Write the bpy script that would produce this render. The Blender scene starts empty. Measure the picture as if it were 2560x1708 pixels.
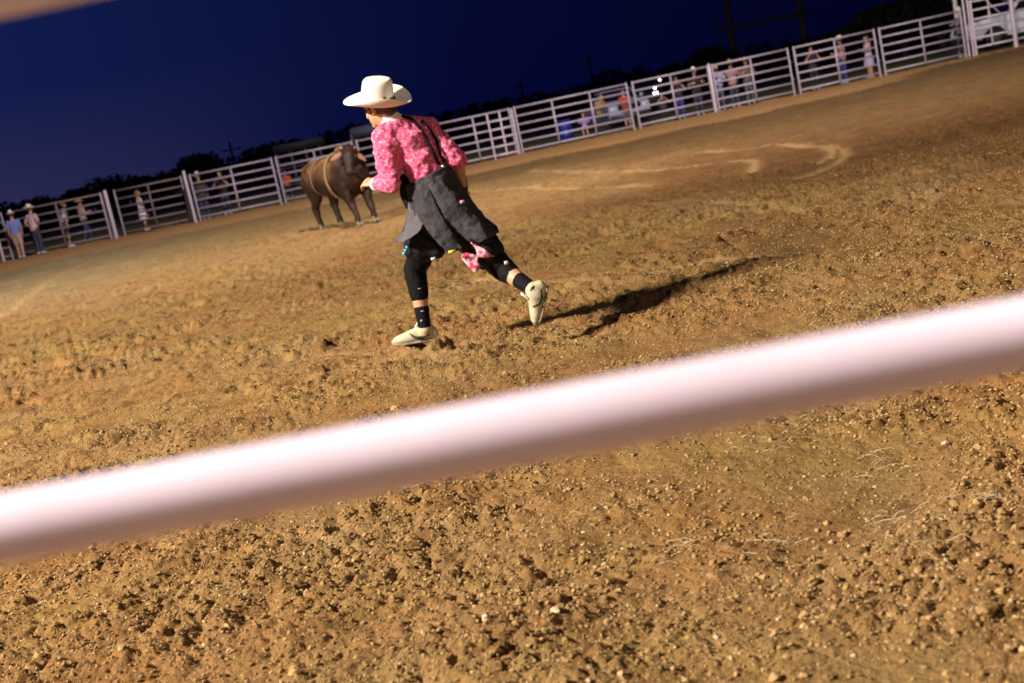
import bpy, bmesh, math, random
import numpy as np
from mathutils import Vector, Matrix, Quaternion
from mathutils.bvhtree import BVHTree
random.seed(4); rng = np.random.default_rng(7)
S = bpy.context.scene
COL = S.collection
rad = math.radians
# ------------------------------------------------------------------ camera
CAMH = 1.30
FPX = 2967.0                     # focal length in pixels of the 2560 px wide photograph
PITCH, ROLL = rad(10.2), rad(11.6)
F = Vector((0, math.cos(PITCH), -math.sin(PITCH)))
R0 = Vector((1, 0, 0)); U0 = Vector((0, math.sin(PITCH), math.cos(PITCH)))
R = R0 * math.cos(ROLL) - U0 * math.sin(ROLL)
U = R0 * math.sin(ROLL) + U0 * math.cos(ROLL)
cam_d = bpy.data.cameras.new('camera'); cam = bpy.data.objects.new('camera', cam_d); COL.objects.link(cam)
m = Matrix((R, U, -F)).transposed().to_4x4(); m.translation = (0, 0, CAMH); cam.matrix_world = m
cam_d.sensor_width = 36; cam_d.lens = FPX / 2560 * 36
cam_d.clip_start = 0.05; cam_d.clip_end = 3000
cam_d.dof.use_dof = True; cam_d.dof.focus_distance = 5.2; cam_d.dof.aperture_fstop = 3.3
S.camera = cam
# ------------------------------------------------------------------ dusk sky
W = bpy.data.worlds.new('World'); S.world = W; W.use_nodes = True
wn = W.node_tree; wn.nodes.clear()
sky = wn.nodes.new('ShaderNodeTexSky'); sky.sky_type = 'NISHITA'; sky.sun_disc = False
sky.sun_elevation = rad(-3.5); sky.sun_rotation = rad(-75); sky.dust_density = 1.0; sky.ozone_density = 4.0
wtc = wn.nodes.new('ShaderNodeTexCoord'); wsp = wn.nodes.new('ShaderNodeSeparateXYZ'); wn.links.new(wtc.outputs['Generated'], wsp.inputs[0])
waz = wn.nodes.new('ShaderNodeMapRange'); waz.inputs['From Min'].default_value = -.5; waz.inputs['From Max'].default_value = .5; wn.links.new(wsp.outputs['X'], waz.inputs['Value'])
wr = wn.nodes.new('ShaderNodeValToRGB'); we = wr.color_ramp.elements       # afterglow on the left, night on the right
we[0].position = 0; we[0].color = (.0052, .0118, .075, 1); we[1].position = 1; we[1].color = (.0003, .0007, .008, 1)
for p_, c_ in ((.22, (.0034, .0078, .055, 1)), (.5, (.0009, .0022, .027, 1)), (.75, (.0005, .0011, .015, 1))): k_ = we.new(p_); k_.color = c_
wn.links.new(waz.outputs[0], wr.inputs['Fac'])
wel = wn.nodes.new('ShaderNodeMapRange'); wel.inputs['From Min'].default_value = .10; wel.inputs['From Max'].default_value = -.01; wn.links.new(wsp.outputs['Z'], wel.inputs['Value'])
waz2 = wn.nodes.new('ShaderNodeMapRange'); waz2.inputs['From Min'].default_value = -.12; waz2.inputs['From Max'].default_value = -.42; wn.links.new(wsp.outputs['X'], waz2.inputs['Value'])
wmu = wn.nodes.new('ShaderNodeMath'); wmu.operation = 'MULTIPLY'; wn.links.new(wel.outputs[0], wmu.inputs[0]); wn.links.new(waz2.outputs[0], wmu.inputs[1])
whz = wn.nodes.new('ShaderNodeMix'); whz.data_type = 'RGBA'; wn.links.new(wmu.outputs[0], whz.inputs['Factor']); wn.links.new(wr.outputs['Color'], whz.inputs['A']); whz.inputs['B'].default_value = (.030, .027, .068, 1)
bg = wn.nodes.new('ShaderNodeBackground'); bg.inputs['Strength'].default_value = 1.0
bg2 = wn.nodes.new('ShaderNodeBackground'); bg2.inputs['Strength'].default_value = .05
wad = wn.nodes.new('ShaderNodeAddShader'); wo = wn.nodes.new('ShaderNodeOutputWorld')
wn.links.new(whz.outputs['Result'], bg.inputs['Color']); wn.links.new(sky.outputs['Color'], bg2.inputs['Color'])
wn.links.new(bg.outputs[0], wad.inputs[0]); wn.links.new(bg2.outputs[0], wad.inputs[1]); wn.links.new(wad.outputs[0], wo.inputs['Surface'])
S.view_settings.view_transform = 'Standard'; S.view_settings.look = 'None'
S.view_settings.gamma = 1; S.view_settings.exposure = 0.15
# ------------------------------------------------------------------ arena floodlights out of view, plus an added fill lamp
def flood(name, loc, target, power, color, angle, blend, radius, sx=1.0, sy=1.0):
    L = bpy.data.lights.new(name, 'SPOT'); L.energy = power; L.color = color
    L.spot_size = rad(angle); L.spot_blend = blend; L.shadow_soft_size = radius
    o = bpy.data.objects.new(name, L); COL.objects.link(o); o.location = loc
    o.rotation_euler = (Vector(target) - Vector(loc)).to_track_quat('-Z', 'Y').to_euler()
    o.scale = (sx, sy, 1)
    return o
flood('unseen_flood', (-16.0, 0.75, 11.8), (0, 7, 0), 24500, (.96, .93, .70), 120, .6, .48)
flood('unseen_flood', (-16.5, -1.05, 12.4), (0, 7, 0), 24500, (1.0, .82, .80), 120, .6, .48)
flood('unseen_flood', (6.0, 4.0, 24.0), (-1.5, 34, 0), 56000, (1.0, .88, .90), 84, .8, .35, 1.0, .62)  # unseen far lamp; height and squeezed cone shaped to light only the far field
flood('unseen_flood', (20.0, -22.0, 13.0), (0, 10, 0), 6500, (1.0, .82, .62), 70, 1, .5)  # fill lamp added behind the camera to lift the shadows
# ------------------------------------------------------------------ pixel helpers (photograph pixels -> real points)
CAM = Vector((0, 0, CAMH))
def ray(x, y): return F + R * ((x - 1280) / FPX) - U * ((y - 854) / FPX)
def px(x, y, Y):
    d = ray(x, y); return CAM + d * (Y / d.y)
# ------------------------------------------------------------------ terrain
FY = 45.5
_base = [(21,648),(288,595),(494,557),(704,514),(1301,388),(1594,320),(1792,279),(1994,234),(2206,191),(2420,145),(2534,118)]
_bp = [px(a, b, FY) for a, b in _base]
_poly = np.polyfit([p.x for p in _bp], [p.z for p in _bp], 2)
def sstep(t): t = np.clip(t, 0, 1); return t * t * (3 - 2 * t)
def terrain(x, y):
    x = np.asarray(x, float); y = np.asarray(y, float)
    return np.polyval(_poly, np.clip(x, -24, 30)) * sstep((y - 14) / 31)
def tz(x, y): return float(terrain(x, y))
def _hash(ix, iy, s):
    h = (ix.astype(np.int64) * 374761393 + iy.astype(np.int64) * 668265263 + s * 1274126177) & 0xffffffff
    h = ((h ^ (h >> 13)) * 1274126177) & 0xffffffff
    return ((h ^ (h >> 16)) & 0xffff) / 65535.0
def vnoise(x, y, s=0):
    ix = np.floor(x); iy = np.floor(y); fx = x - ix; fy = y - iy
    fx = fx * fx * fx * (fx * (fx * 6 - 15) + 10); fy = fy * fy * fy * (fy * (fy * 6 - 15) + 10)
    a = _hash(ix, iy, s); b = _hash(ix + 1, iy, s); c = _hash(ix, iy + 1, s); d = _hash(ix + 1, iy + 1, s)
    return (a * (1 - fx) + b * fx) * (1 - fy) + (c * (1 - fx) + d * fx) * fy
def rotn(x, y, a, k, s): 
    ca, sa = math.cos(a), math.sin(a); return vnoise((x * ca + y * sa) * k + s * 3.7, (y * ca - x * sa) * k + s * 1.3, s)
def rough_mask(x, y):
    n = .6 * rotn(x, y * 1.6, .3, .9, 11) + .4 * rotn(x, y * 1.4, 1.1, 2.6, 12)
    return sstep((n - .30) / .34)
def relief(x, y):
    m = rough_mask(x, y)
    h = (rotn(x, y, .2, .55, 1) - .5) * .05 + (rotn(x, y * 1.7, .5, 1.6, 2) - .5) * .045
    h += (rotn(x, y, .9, 4.3, 3) - .5) * .030 * (.5 + m)
    b = np.abs(rotn(x, y, 1.7, 10.0, 4) - .5) * 2; h += (b ** .8) * .023 * (.25 + m)
    b = np.abs(rotn(x, y, 2.3, 23.0, 5) - .5) * 2; h += b * .018 * (.25 + m)
    b = np.abs(rotn(x, y, .6, 52.0, 6) - .5) * 2; h += b * .0075 * (.4 + m)
    h += (rotn(x, y, 1.2, 115.0, 7) - .5) * .0035
    far = sstep((y - 4.5) / 5)
    b = np.clip(rotn(x, y * .8, 2.0, 8.5, 8) - .56, 0, 1) * 2.3; h -= b * .028 * far * (.35 + m)
    b = np.abs(rotn(x, y, .35, 11.0, 9) - .5) * 2; h += (b - .5) * .020 * far * (.4 + m)
    return h - .018
# footprints and scuffed holes
_scuff = [(x, y, rng.uniform(.04, .09), rng.uniform(0, 3.1)) for x, y in
          [(px(a, b, 1) - CAM).to_tuple()[:0] or (lambda d: (d.x * CAMH / -d.z, d.y * CAMH / -d.z))(ray(a, b)) for a, b in
           [(1740,600),(1760,615),(1700,630),(1670,640),(1610,655),(1790,590),(1840,580),(1700,605),(1660,610),(1590,625),(1640,650),
            (700,865),(730,880),(760,870),(780,862),(690,900),(720,962),(740,955),(610,965),(1090,868),(1130,880),(1150,870),(1060,880),(1240,845),(1250,840),
            (240,620),(330,790),(420,770),(380,800),(480,760),(1560,700),(1900,600),(2100,560),(2400,640),(2350,620),(2450,700),(2300,430),(1200,640)]]]
def scuffs(x, y):
    h = np.zeros_like(x)
    for cx, cy, r, a in _scuff:
        r = r * (1 + cy * .03)
        sel = (np.abs(x - cx) < 4 * r) & (np.abs(y - cy) < 5 * r)
        if not sel.any(): continue
        dx = x[sel] - cx; dy = y[sel] - cy
        u = dx * math.cos(a) + dy * math.sin(a); v = dy * math.cos(a) - dx * math.sin(a)
        d = np.sqrt((u / (1.5 * r)) ** 2 + (v / (1.0 * r)) ** 2)
        h[sel] += -.05 * np.exp(-d ** 2 * 1.6) + .028 * np.exp(-((d - 1.35) / .35) ** 2)
    return h
# rope and wheel marks swept over the dirt
def gpt(a, b):
    d = ray(a, b); t = -(CAMH - .12 * min(1, max(0, (700 - b) / 500))) / d.z; return (d.x * t, d.y * t)
_marks = [[(1330,425),(1500,425),(1700,408),(1850,390),(1882,397),(1880,412),(1840,432)],
          [(1740,375),(1900,357),(2010,350),(2085,354),(2108,372),(2070,398),(1990,428)],
          [(1960,352),(2060,356),(2075,372),(2040,392)],
          [(1120,480),(1300,466),(1500,462),(1620,452)], [(1780,492),(1900,498),(1985,508),(2000,520)],
          [(0,790),(130,700),(260,640),(420,600)], [(700,905),(800,880),(950,868)], [(1190,700),(1500,690),(1800,640),(2100,610)],
          [(2270,470),(2310,465),(2330,480),(2290,505)]]
_marks = [[gpt(*p) for p in l] for l in _marks]
def markfield(x, y):
    out = np.zeros_like(x)
    for l in _marks:
        xs = [p[0] for p in l]; ys = [p[1] for p in l]
        wd = .0042 * np.mean(ys) + .02
        sel = (x > min(xs) - 1) & (x < max(xs) + 1) & (y > min(ys) - 1.5) & (y < max(ys) + 1.5)
        if not sel.any(): continue
        X = x[sel]; Y = y[sel]; best = np.full(X.shape, 1e9)
        pts = [Vector(p) for p in l]
        fine = []
        for i in range(len(pts) - 1):
            p0 = pts[max(i - 1, 0)]; p1 = pts[i]; p2 = pts[i + 1]; p3 = pts[min(i + 2, len(pts) - 1)]
            for k in range(5):
                t = k / 5; fine.append(.5 * ((2 * p1) + (p2 - p0) * t + (2 * p0 - 5 * p1 + 4 * p2 - p3) * t * t + (3 * p1 - p0 - 3 * p2 + p3) * t ** 3))
        fine.append(pts[-1])
        for a, b in zip(fine[:-1], fine[1:]):
            d = b - a; L2 = max(d.length_squared, 1e-9)
            t = np.clip(((X - a.x) * d.x + (Y - a.y) * d.y) / L2, 0, 1)
            best = np.minimum(best, np.hypot(X - a.x - t * d.x, Y - a.y - t * d.y))
        out[sel] = np.maximum(out[sel], np.exp(-(best / wd) ** 2))
    return out
# ------------------------------------------------------------------ materials
def mat(name, color, rough=.6, metal=0, spec=.5, noise=None, bump=None, sheen=0, emit=None):
    """noise=(scale, colour2, contrast) ; bump=(scale, strength, distance)"""
    M = bpy.data.materials.new(name); M.use_nodes = True; nt = M.node_tree; b = nt.nodes['Principled BSDF']
    b.inputs['Base Color'].default_value = (*color, 1); b.inputs['Roughness'].default_value = rough
    b.inputs['Metallic'].default_value = metal; b.inputs['Specular IOR Level'].default_value = spec
    if sheen: b.inputs['Sheen Weight'].default_value = sheen
    if emit: b.inputs['Emission Color'].default_value = (*emit[0], 1); b.inputs['Emission Strength'].default_value = emit[1]
    tc = nt.nodes.new('ShaderNodeTexCoord')
    if noise:
        n = nt.nodes.new('ShaderNodeTexNoise'); n.inputs['Scale'].default_value = noise[0]; n.inputs['Detail'].default_value = 5
        nt.links.new(tc.outputs['Object'], n.inputs['Vector'])
        r = nt.nodes.new('ShaderNodeValToRGB'); c = noise[2]
        r.color_ramp.elements[0].position = .5 - c; r.color_ramp.elements[1].position = .5 + c
        r.color_ramp.elements[0].color = (*color, 1); r.color_ramp.elements[1].color = (*noise[1], 1)
        nt.links.new(n.outputs['Fac'], r.inputs['Fac']); nt.links.new(r.outputs['Color'], b.inputs['Base Color'])
    if bump:
        n = nt.nodes.new('ShaderNodeTexNoise'); n.inputs['Scale'].default_value = bump[0]; n.inputs['Detail'].default_value = 4
        nt.links.new(tc.outputs['Object'], n.inputs['Vector'])
        bp = nt.nodes.new('ShaderNodeBump'); bp.inputs['Strength'].default_value = bump[1]; bp.inputs['Distance'].default_value = bump[2]
        nt.links.new(n.outputs['Fac'], bp.inputs['Height']); nt.links.new(bp.outputs['Normal'], b.inputs['Normal'])
    return M
def ground_material():
    M = bpy.data.materials.new('arena_dirt'); M.use_nodes = True; nt = M.node_tree; N = nt.nodes; Lk = nt.links
    b = N['Principled BSDF']; b.inputs['Roughness'].default_value = .95; b.inputs['Specular IOR Level'].default_value = .15
    g = N.new('ShaderNodeNewGeometry')
    def noise(scale, detail=5, rough=.6, sc=(1, 1, 1)):
        mp = N.new('ShaderNodeMapping'); mp.inputs['Scale'].default_value = sc; Lk.new(g.outputs['Position'], mp.inputs['Vector'])
        n = N.new('ShaderNodeTexNoise'); n.inputs['Scale'].default_value = scale; n.inputs['Detail'].default_value = detail
        n.inputs['Roughness'].default_value = rough; Lk.new(mp.outputs['Vector'], n.inputs['Vector']); return n.outputs['Fac']
    def ramp(sock, p0, p1):
        r = N.new('ShaderNodeMapRange'); r.inputs['From Min'].default_value = p0; r.inputs['From Max'].default_value = p1
        r.clamp = True; Lk.new(sock, r.inputs['Value']); return r.outputs['Result']
    def mix(f, A, B, mode='MIX'):
        x = N.new('ShaderNodeMix'); x.data_type = 'RGBA'; x.blend_type = mode
        if hasattr(f, 'links'): Lk.new(f, x.inputs['Factor'])
        else: x.inputs['Factor'].default_value = f
        for k, v in (('A', A), ('B', B)):
            if hasattr(v, 'links'): Lk.new(v, x.inputs[k])
            else: x.inputs[k].default_value = (*v, 1)
        return x.outputs['Result']
    def attr(n):
        a = N.new('ShaderNodeAttribute'); a.attribute_name = n; return a.outputs['Fac']
    def mul(a, k):
        x = N.new('ShaderNodeMath'); x.operation = 'MULTIPLY'; Lk.new(a, x.inputs[0])
        if hasattr(k, 'links'): Lk.new(k, x.inputs[1])
        else: x.inputs[1].default_value = k
        return x.outputs[0]
    c = mix(ramp(noise(.8, 4), .38, .62), (.32, .198, .080), (.33, .158, .050))
    c = mix(ramp(noise(.35, 3, .5, (1, 2, 1)), .45, .65), c, (.33, .205, .062))
    c = mix(mul(ramp(noise(14, 6, .7), .45, .7), .55), c, (.24, .14, .052))
    c = mix(mul(ramp(noise(60, 5, .7), .55, .75), .5), c, (.50, .35, .16))
    c = mix(mul(ramp(noise(4.5, 7, .8, (1, .5, 1)), .49, .62), .85), c, (.16, .078, .024))
    c = mix(attr('moist'), c, mix(ramp(noise(2.5, 5), .4, .6), (.135, .060, .019), (.20, .094, .030)))
    c = mix(mul(attr('green'), ramp(noise(1.7, 5, .65, (1, .6, 1)), .3, .6)), c, (.21, .155, .058))
    c = mix(mul(attr('pale'), ramp(noise(1.1, 4, .6, (1, .6, 1)), .2, .6)), c, (.40, .32, .16))
    c = mix(mul(attr('sand'), .9), c, (.56, .31, .11))
    c = mix(mul(attr('mark'), ramp(noise(6, 5), .1, .45)), c, (.46, .29, .12))
    gr = mix(ramp(noise(1.2, 5), .35, .65), (.085, .10, .030), (.15, .12, .045))
    c = mix(attr('grass'), c, gr)
    Lk.new(c, b.inputs['Base Color'])
    bp = N.new('ShaderNodeBump'); bp.inputs['Strength'].default_value = 1.0; bp.inputs['Distance'].default_value = .009
    Lk.new(noise(95, 6, .75), bp.inputs['Height'])
    bp2 = N.new('ShaderNodeBump'); bp2.inputs['Strength'].default_value = .7; bp2.inputs['Distance'].default_value = .05
    Lk.new(noise(9, 6, .75), bp2.inputs['Height']); Lk.new(bp.outputs['Normal'], bp2.inputs['Normal'])
    Lk.new(bp2.outputs['Normal'], b.inputs['Normal'])
    return M
# ------------------------------------------------------------------ object helpers
def link(name, me, material=None, parent=None):
    o = bpy.data.objects.new(name, me); COL.objects.link(o)
    if material: me.materials.append(material)
    if parent: o.parent = parent
    return o
def tag(o, label=None, cat=None, group=None, kind=None):
    for k, v in (('label', label), ('category', cat), ('group', group), ('kind', kind)):
        if v: o[k] = v
    return o
def empty(name, loc, label, cat, group=None, rz=0):
    o = bpy.data.objects.new(name, None); COL.objects.link(o); o.location = loc; o.rotation_euler = (0, 0, rz)
    o.empty_display_size = .1
    return tag(o, label, cat, group)
def bm_obj(name, bm, material, parent=None, smooth=True, origin=None):
    me = bpy.data.meshes.new(name)
    bmesh.ops.recalc_face_normals(bm, faces=bm.faces)
    if origin: bmesh.ops.translate(bm, vec=-Vector(origin), verts=bm.verts)
    bm.to_mesh(me); bm.free()
    if smooth: me.shade_smooth()
    return link(name, me, material, parent)
def grid_mesh(name, V, nr, nc):
    me = bpy.data.meshes.new(name)
    n = (nr - 1) * (nc - 1); r, c = np.meshgrid(np.arange(nr - 1), np.arange(nc - 1), indexing='ij')
    a = (r * nc + c).ravel(); q = np.stack([a, a + 1, a + nc + 1, a + nc], 1).astype(np.int32)
    me.vertices.add(len(V)); me.vertices.foreach_set('co', V.astype(np.float32).ravel())
    me.loops.add(n * 4); me.loops.foreach_set('vertex_index', q.ravel())
    me.polygons.add(n); me.polygons.foreach_set('loop_start', np.arange(0, n * 4, 4, dtype=np.int32))
    me.update(); me.validate(); return me
def tri_mesh(name, V, T):
    me = bpy.data.meshes.new(name); me.vertices.add(len(V)); me.vertices.foreach_set('co', V.astype(np.float32).ravel())
    me.loops.add(len(T) * 3); me.loops.foreach_set('vertex_index', T.astype(np.int32).ravel())
    me.polygons.add(len(T)); me.polygons.foreach_set('loop_start', np.arange(0, len(T) * 3, 3, dtype=np.int32))
    me.update(); return me
def ring_frame(t, hint):
    t = t.normalized(); s = hint - t * hint.dot(t)
    if s.length < 1e-4: s = t.orthogonal()
    s.normalize(); return s, t.cross(s)
def loft(bm, pts, rad_, hint=(1, 0, 0), n=14, cap=True):
    """tube through pts; rad_ = r or (r_along_hint, r_other); round ends"""
    pts = [Vector(p) for p in pts]; rr = [(r, r) if not isinstance(r, (tuple, list)) else r for r in rad_]
    hint = Vector(hint); rings = []
    tang = []
    for i in range(len(pts)):
        a = pts[max(i - 1, 0)]; b = pts[min(i + 1, len(pts) - 1)]; tang.append((b - a).normalized())
    P = list(pts); Rr = list(rr); T = list(tang)
    if cap:
        def ends(p, t, r):
            k = min(r) ; return [(p + t * k * .98, (r[0] * .2, r[1] * .2)), (p + t * k * .82, (r[0] * .58, r[1] * .58)), (p + t * k * .5, (r[0] * .87, r[1] * .87))]
        e0 = ends(pts[0], -tang[0], rr[0]); e1 = ends(pts[-1], tang[-1], rr[-1])
        P = [e[0] for e in e0] + P + [e[0] for e in reversed(e1)]; Rr = [e[1] for e in e0] + Rr + [e[1] for e in reversed(e1)]
        T = [tang[0]] * 3 + T + [tang[-1]] * 3
    for p, r, t in zip(P, Rr, T):
        s, u = ring_frame(t, hint)
        rings.append([bm.verts.new(p + s * (r[0] * math.cos(2 * math.pi * k / n)) + u * (r[1] * math.sin(2 * math.pi * k / n))) for k in range(n)])
    for A, B in zip(rings[:-1], rings[1:]):
        for k in range(n): bm.faces.new((A[k], A[(k + 1) % n], B[(k + 1) % n], B[k]))
    bm.faces.new(rings[0][::-1]); bm.faces.new(rings[-1])
def ball(bm, c, r, rot=None, seg=14, rings=9):
    res = bmesh.ops.create_uvsphere(bm, u_segments=seg, v_segments=rings, radius=1)
    M_ = Matrix.Translation(Vector(c)) @ (rot.to_4x4() if rot else Matrix()) @ Matrix.Diagonal((*(r if isinstance(r, (tuple, list)) else (r, r, r)), 1))
    bmesh.ops.transform(bm, matrix=M_, verts=res['verts'])
def box(bm, c, s, rot=None, bev=0):
    res = bmesh.ops.create_cube(bm, size=1)
    M_ = Matrix.Translation(Vector(c)) @ (rot.to_4x4() if rot else Matrix()) @ Matrix.Diagonal((*s, 1))
    bmesh.ops.transform(bm, matrix=M_, verts=res['verts'])
    if bev:
        e = list({e for v in res['verts'] for e in v.link_edges})
        bmesh.ops.bevel(bm, geom=e, offset=bev, segments=2, affect='EDGES')
def frame(fwd, up):
    fwd = Vector(fwd).normalized(); up = Vector(up); l = up.cross(fwd).normalized(); u = fwd.cross(l).normalized()
    return Matrix((fwd, l, u)).transposed()      # local x=fwd, y=left, z=up
def fuse(o, voxel, smooth=6, disp=None):
    r = o.modifiers.new('fuse', 'REMESH'); r.mode = 'VOXEL'; r.voxel_size = voxel; r.use_smooth_shade = True
    if smooth:
        s = o.modifiers.new('soften', 'SMOOTH'); s.iterations = smooth; s.factor = .5
    for d in (disp or []):
        t = bpy.data.textures.new('folds', 'CLOUDS'); t.noise_scale = d[0]; t.noise_depth = 2
        m_ = o.modifiers.new('folds', 'DISPLACE'); m_.texture = t; m_.strength = d[1]; m_.mid_level = .5; m_.texture_coords = 'GLOBAL'
    return o
# ================================================================== GROUND
def build_ground():
    yd = 1 / np.linspace(1 / 1.75, 1 / 62, 1250)
    ys = np.concatenate([np.linspace(-14, 1.65, 24), yd, 62 * 1.06 ** np.arange(1, 46)])
    ud = np.linspace(-1, 1, 1050); uo = 1 + np.array([.03, .08, .16, .3, .5, .8, 1.3, 2, 3.2, 5, 8])
    us = np.concatenate([-uo[::-1], ud, uo])
    w = .64 * np.maximum(ys, 1.75) + .9
    X = w[:, None] * us[None, :]; Y = np.repeat(ys[:, None], len(us), 1)
    Z = terrain(X, Y)
    Zr = relief(X, Y) + scuffs(X, Y)
    mk = markfield(X, Y)
    Zr -= mk * .02
    Z = Z + Zr * (Y < 61)
    V = np.stack([X.ravel(), Y.ravel(), Z.ravel()], 1)
    me = grid_mesh('ground', V, len(ys), len(us)); me.shade_smooth()
    x, y = X.ravel(), Y.ravel()
    nb = vnoise(x * .12 + 5, y * .12, 31); nb2 = vnoise(x * .5, y * .5, 32)
    moist = sstep((x * .09 + y * .035 + (nb - .5) * 1.2 + (nb2 - .5) * .6 - .52) / .8) * .9
    moist *= 1 - sstep((y - 40 + (nb2 - .5) * 5) / 4) * .4
    edge = y + (nb - .5) * 6
    green = sstep((edge - 17) / 10) * (.45 + .4 * sstep((-x + 6) / 20)) 
    sand = sstep((y - 35.5 - 6 * sstep((x - 10) / 10) + (nb - .5) * 3 + (nb2 - .5) * 1.2) / 1.5) * (1 - sstep((y - 47.6) / .8)) * (1 - .75 * sstep((x - 19) / 5))
    grass = sstep((y - 47.3 + (nb2 - .5) * 1.0) / .8)
    pale = sstep((-x - 4.5 + (nb - .5) * 5) / 9) * sstep((y - 13) / 8) * .75
    for n, v in (('moist', moist), ('pale', pale), ('green', green), ('sand', sand), ('grass', grass), ('mark', mk.ravel() * .75)):
        a = me.attributes.new(n, 'FLOAT', 'POINT'); a.data.foreach_set('value', v.astype(np.float32))
    o = link('ground', me, ground_material()); tag(o, 'churned brown arena dirt running back to the fence and dark grass', 'ground', kind='structure')
build_ground()

def height(x, y): return terrain(x, y) + relief(x, y) + scuffs(x, y)
def ico(sub):
    bm = bmesh.new(); bmesh.ops.create_icosphere(bm, subdivisions=sub, radius=1)
    V = np.array([v.co for v in bm.verts]); T = np.array([[v.index for v in f.verts] for f in bm.faces]); bm.free(); return V, T
def build_clods():
    Vs, Ts, Cs, off = [], [], [], 0
    for sub, n, lo, hi in ((1, 170000, .0, .008), (2, 4200, .008, .05)):
        V0, T0 = ico(sub)
        y = 1.9 * (15 / 1.9) ** (rng.random(n) ** 1.25)
        x = (rng.random(n) * 2 - 1) * (.62 * y + .5)
        s = y * .00085 * (1 - rng.random(n)) ** (-1 / 2.3)
        if sub == 2: s = .0075 * (1 - rng.random(n)) ** (-1 / 3.6)
        s = np.clip(s, .0016, hi if sub == 1 else .019)
        msk = rough_mask(x, y); keep = rng.random(n) < (.22 + .8 * msk)
        x, y, s = x[keep], y[keep], s[keep]; n = len(x)
        z = height(x, y)
        # random rotations
        q = rng.normal(size=(n, 4)); q /= np.linalg.norm(q, axis=1)[:, None]; a, b, c, d = q.T
        Rm = np.stack([1-2*(c*c+d*d), 2*(b*c-a*d), 2*(b*d+a*c), 2*(b*c+a*d), 1-2*(b*b+d*d), 2*(c*d-a*b), 2*(b*d-a*c), 2*(c*d+a*b), 1-2*(b*b+c*c)], 1).reshape(n, 3, 3)
        sc = s[:, None] * rng.uniform(.6, 1.15, (n, 3))
        nv = len(V0)
        P = V0[None] * (1 + rng.uniform(-.36, .22, (n, nv, 1))) * sc[:, None, :]
        P = np.einsum('nij,nvj->nvi', Rm, P)
        P[..., 2] *= .8
        P += np.stack([x, y, z + s * .25], 1)[:, None, :]
        Vs.append(P.reshape(-1, 3)); Ts.append((T0[None] + (off + np.arange(n) * nv)[:, None, None]).reshape(-1, 3))
        Cs.append(np.repeat(rng.random(n), nv)); off += n * nv
    me = tri_mesh('dirt_clods', np.concatenate(Vs), np.concatenate(Ts)); me.shade_flat()
    a = me.attributes.new('tone', 'FLOAT', 'POINT'); a.data.foreach_set('value', np.concatenate(Cs).astype(np.float32))
    M = bpy.data.materials.new('clod'); M.use_nodes = True; nt = M.node_tree; b = nt.nodes['Principled BSDF']
    b.inputs['Roughness'].default_value = .95; b.inputs['Specular IOR Level'].default_value = .15
    at = nt.nodes.new('ShaderNodeAttribute'); at.attribute_name = 'tone'
    r = nt.nodes.new('ShaderNodeValToRGB'); e = r.color_ramp.elements
    e[0].position = 0; e[0].color = (.22, .13, .05, 1); e[1].position = 1; e[1].color = (.58, .46, .29, 1)
    for p, cc in ((.45, (.33, .205, .082)), (.93, (.40, .26, .11)), (.985, (.50, .36, .19))):
        k = e.new(p); k.color = (*cc, 1)
    nt.links.new(at.outputs['Fac'], r.inputs['Fac']); nt.links.new(r.outputs['Color'], b.inputs['Base Color'])
    g = nt.nodes.new('ShaderNodeNewGeometry'); n = nt.nodes.new('ShaderNodeTexNoise'); n.inputs['Scale'].default_value = 160; n.inputs['Detail'].default_value = 4
    bp = nt.nodes.new('ShaderNodeBump'); bp.inputs['Strength'].default_value = .5; bp.inputs['Distance'].default_value = .003
    nt.links.new(g.outputs['Position'], n.inputs['Vector']); nt.links.new(n.outputs['Fac'], bp.inputs['Height']); nt.links.new(bp.outputs['Normal'], b.inputs['Normal'])
    tag(link('dirt_clods', me, M), 'loose clods and pebbles scattered over the near dirt', 'dirt clods', kind='stuff')
build_clods()
def build_straw():
    bm = bmesh.new()
    tufts = [((1900, 1340), 20, .06), ((1680, 1380), 18, .05), ((2200, 1290), 20, .05), ((2380, 1235), 14, .06), ((2500, 1280), 6, .05), ((1420, 1300), 8, .07), ((2150, 1130), 14, .09), ((1850, 1120), 10, .08), ((2320, 1350), 6, .08)]
    def strand(cx, cy, L, a):
        p = []; x, y = cx, cy
        for k in range(6):
            x += math.cos(a) * L / 5; y += math.sin(a) * L / 5; a += random.uniform(-.25, .25)
            p.append(Vector((x, y, float(height(np.array([x]), np.array([y]))[0]) + .012 + .012 * math.sin(k * .6 + a))))
        loft(bm, p, [.00045] * 6, (0, 0, 1), 3, False)
    for (a, b), n, sp in tufts:
        d = ray(a, b); t = -CAMH / d.z; gx, gy = d.x * t, d.y * t
        for i in range(n):
            strand(gx + random.gauss(0, sp), gy + random.gauss(0, sp * .7), random.uniform(.03, .10), random.gauss(0.1, 1.0))
    for i in range(170):
        y = random.uniform(2.2, 8); x = random.uniform(-.5 * y, .5 * y); strand(x, y, random.uniform(.02, .08), random.uniform(0, 6.3))
    tag(bm_obj('straw', bm, mat('straw', (.66, .54, .33), .7), smooth=False), 'pale dry straw wisps lying on the near dirt', 'straw', kind='stuff')
build_straw()
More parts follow.
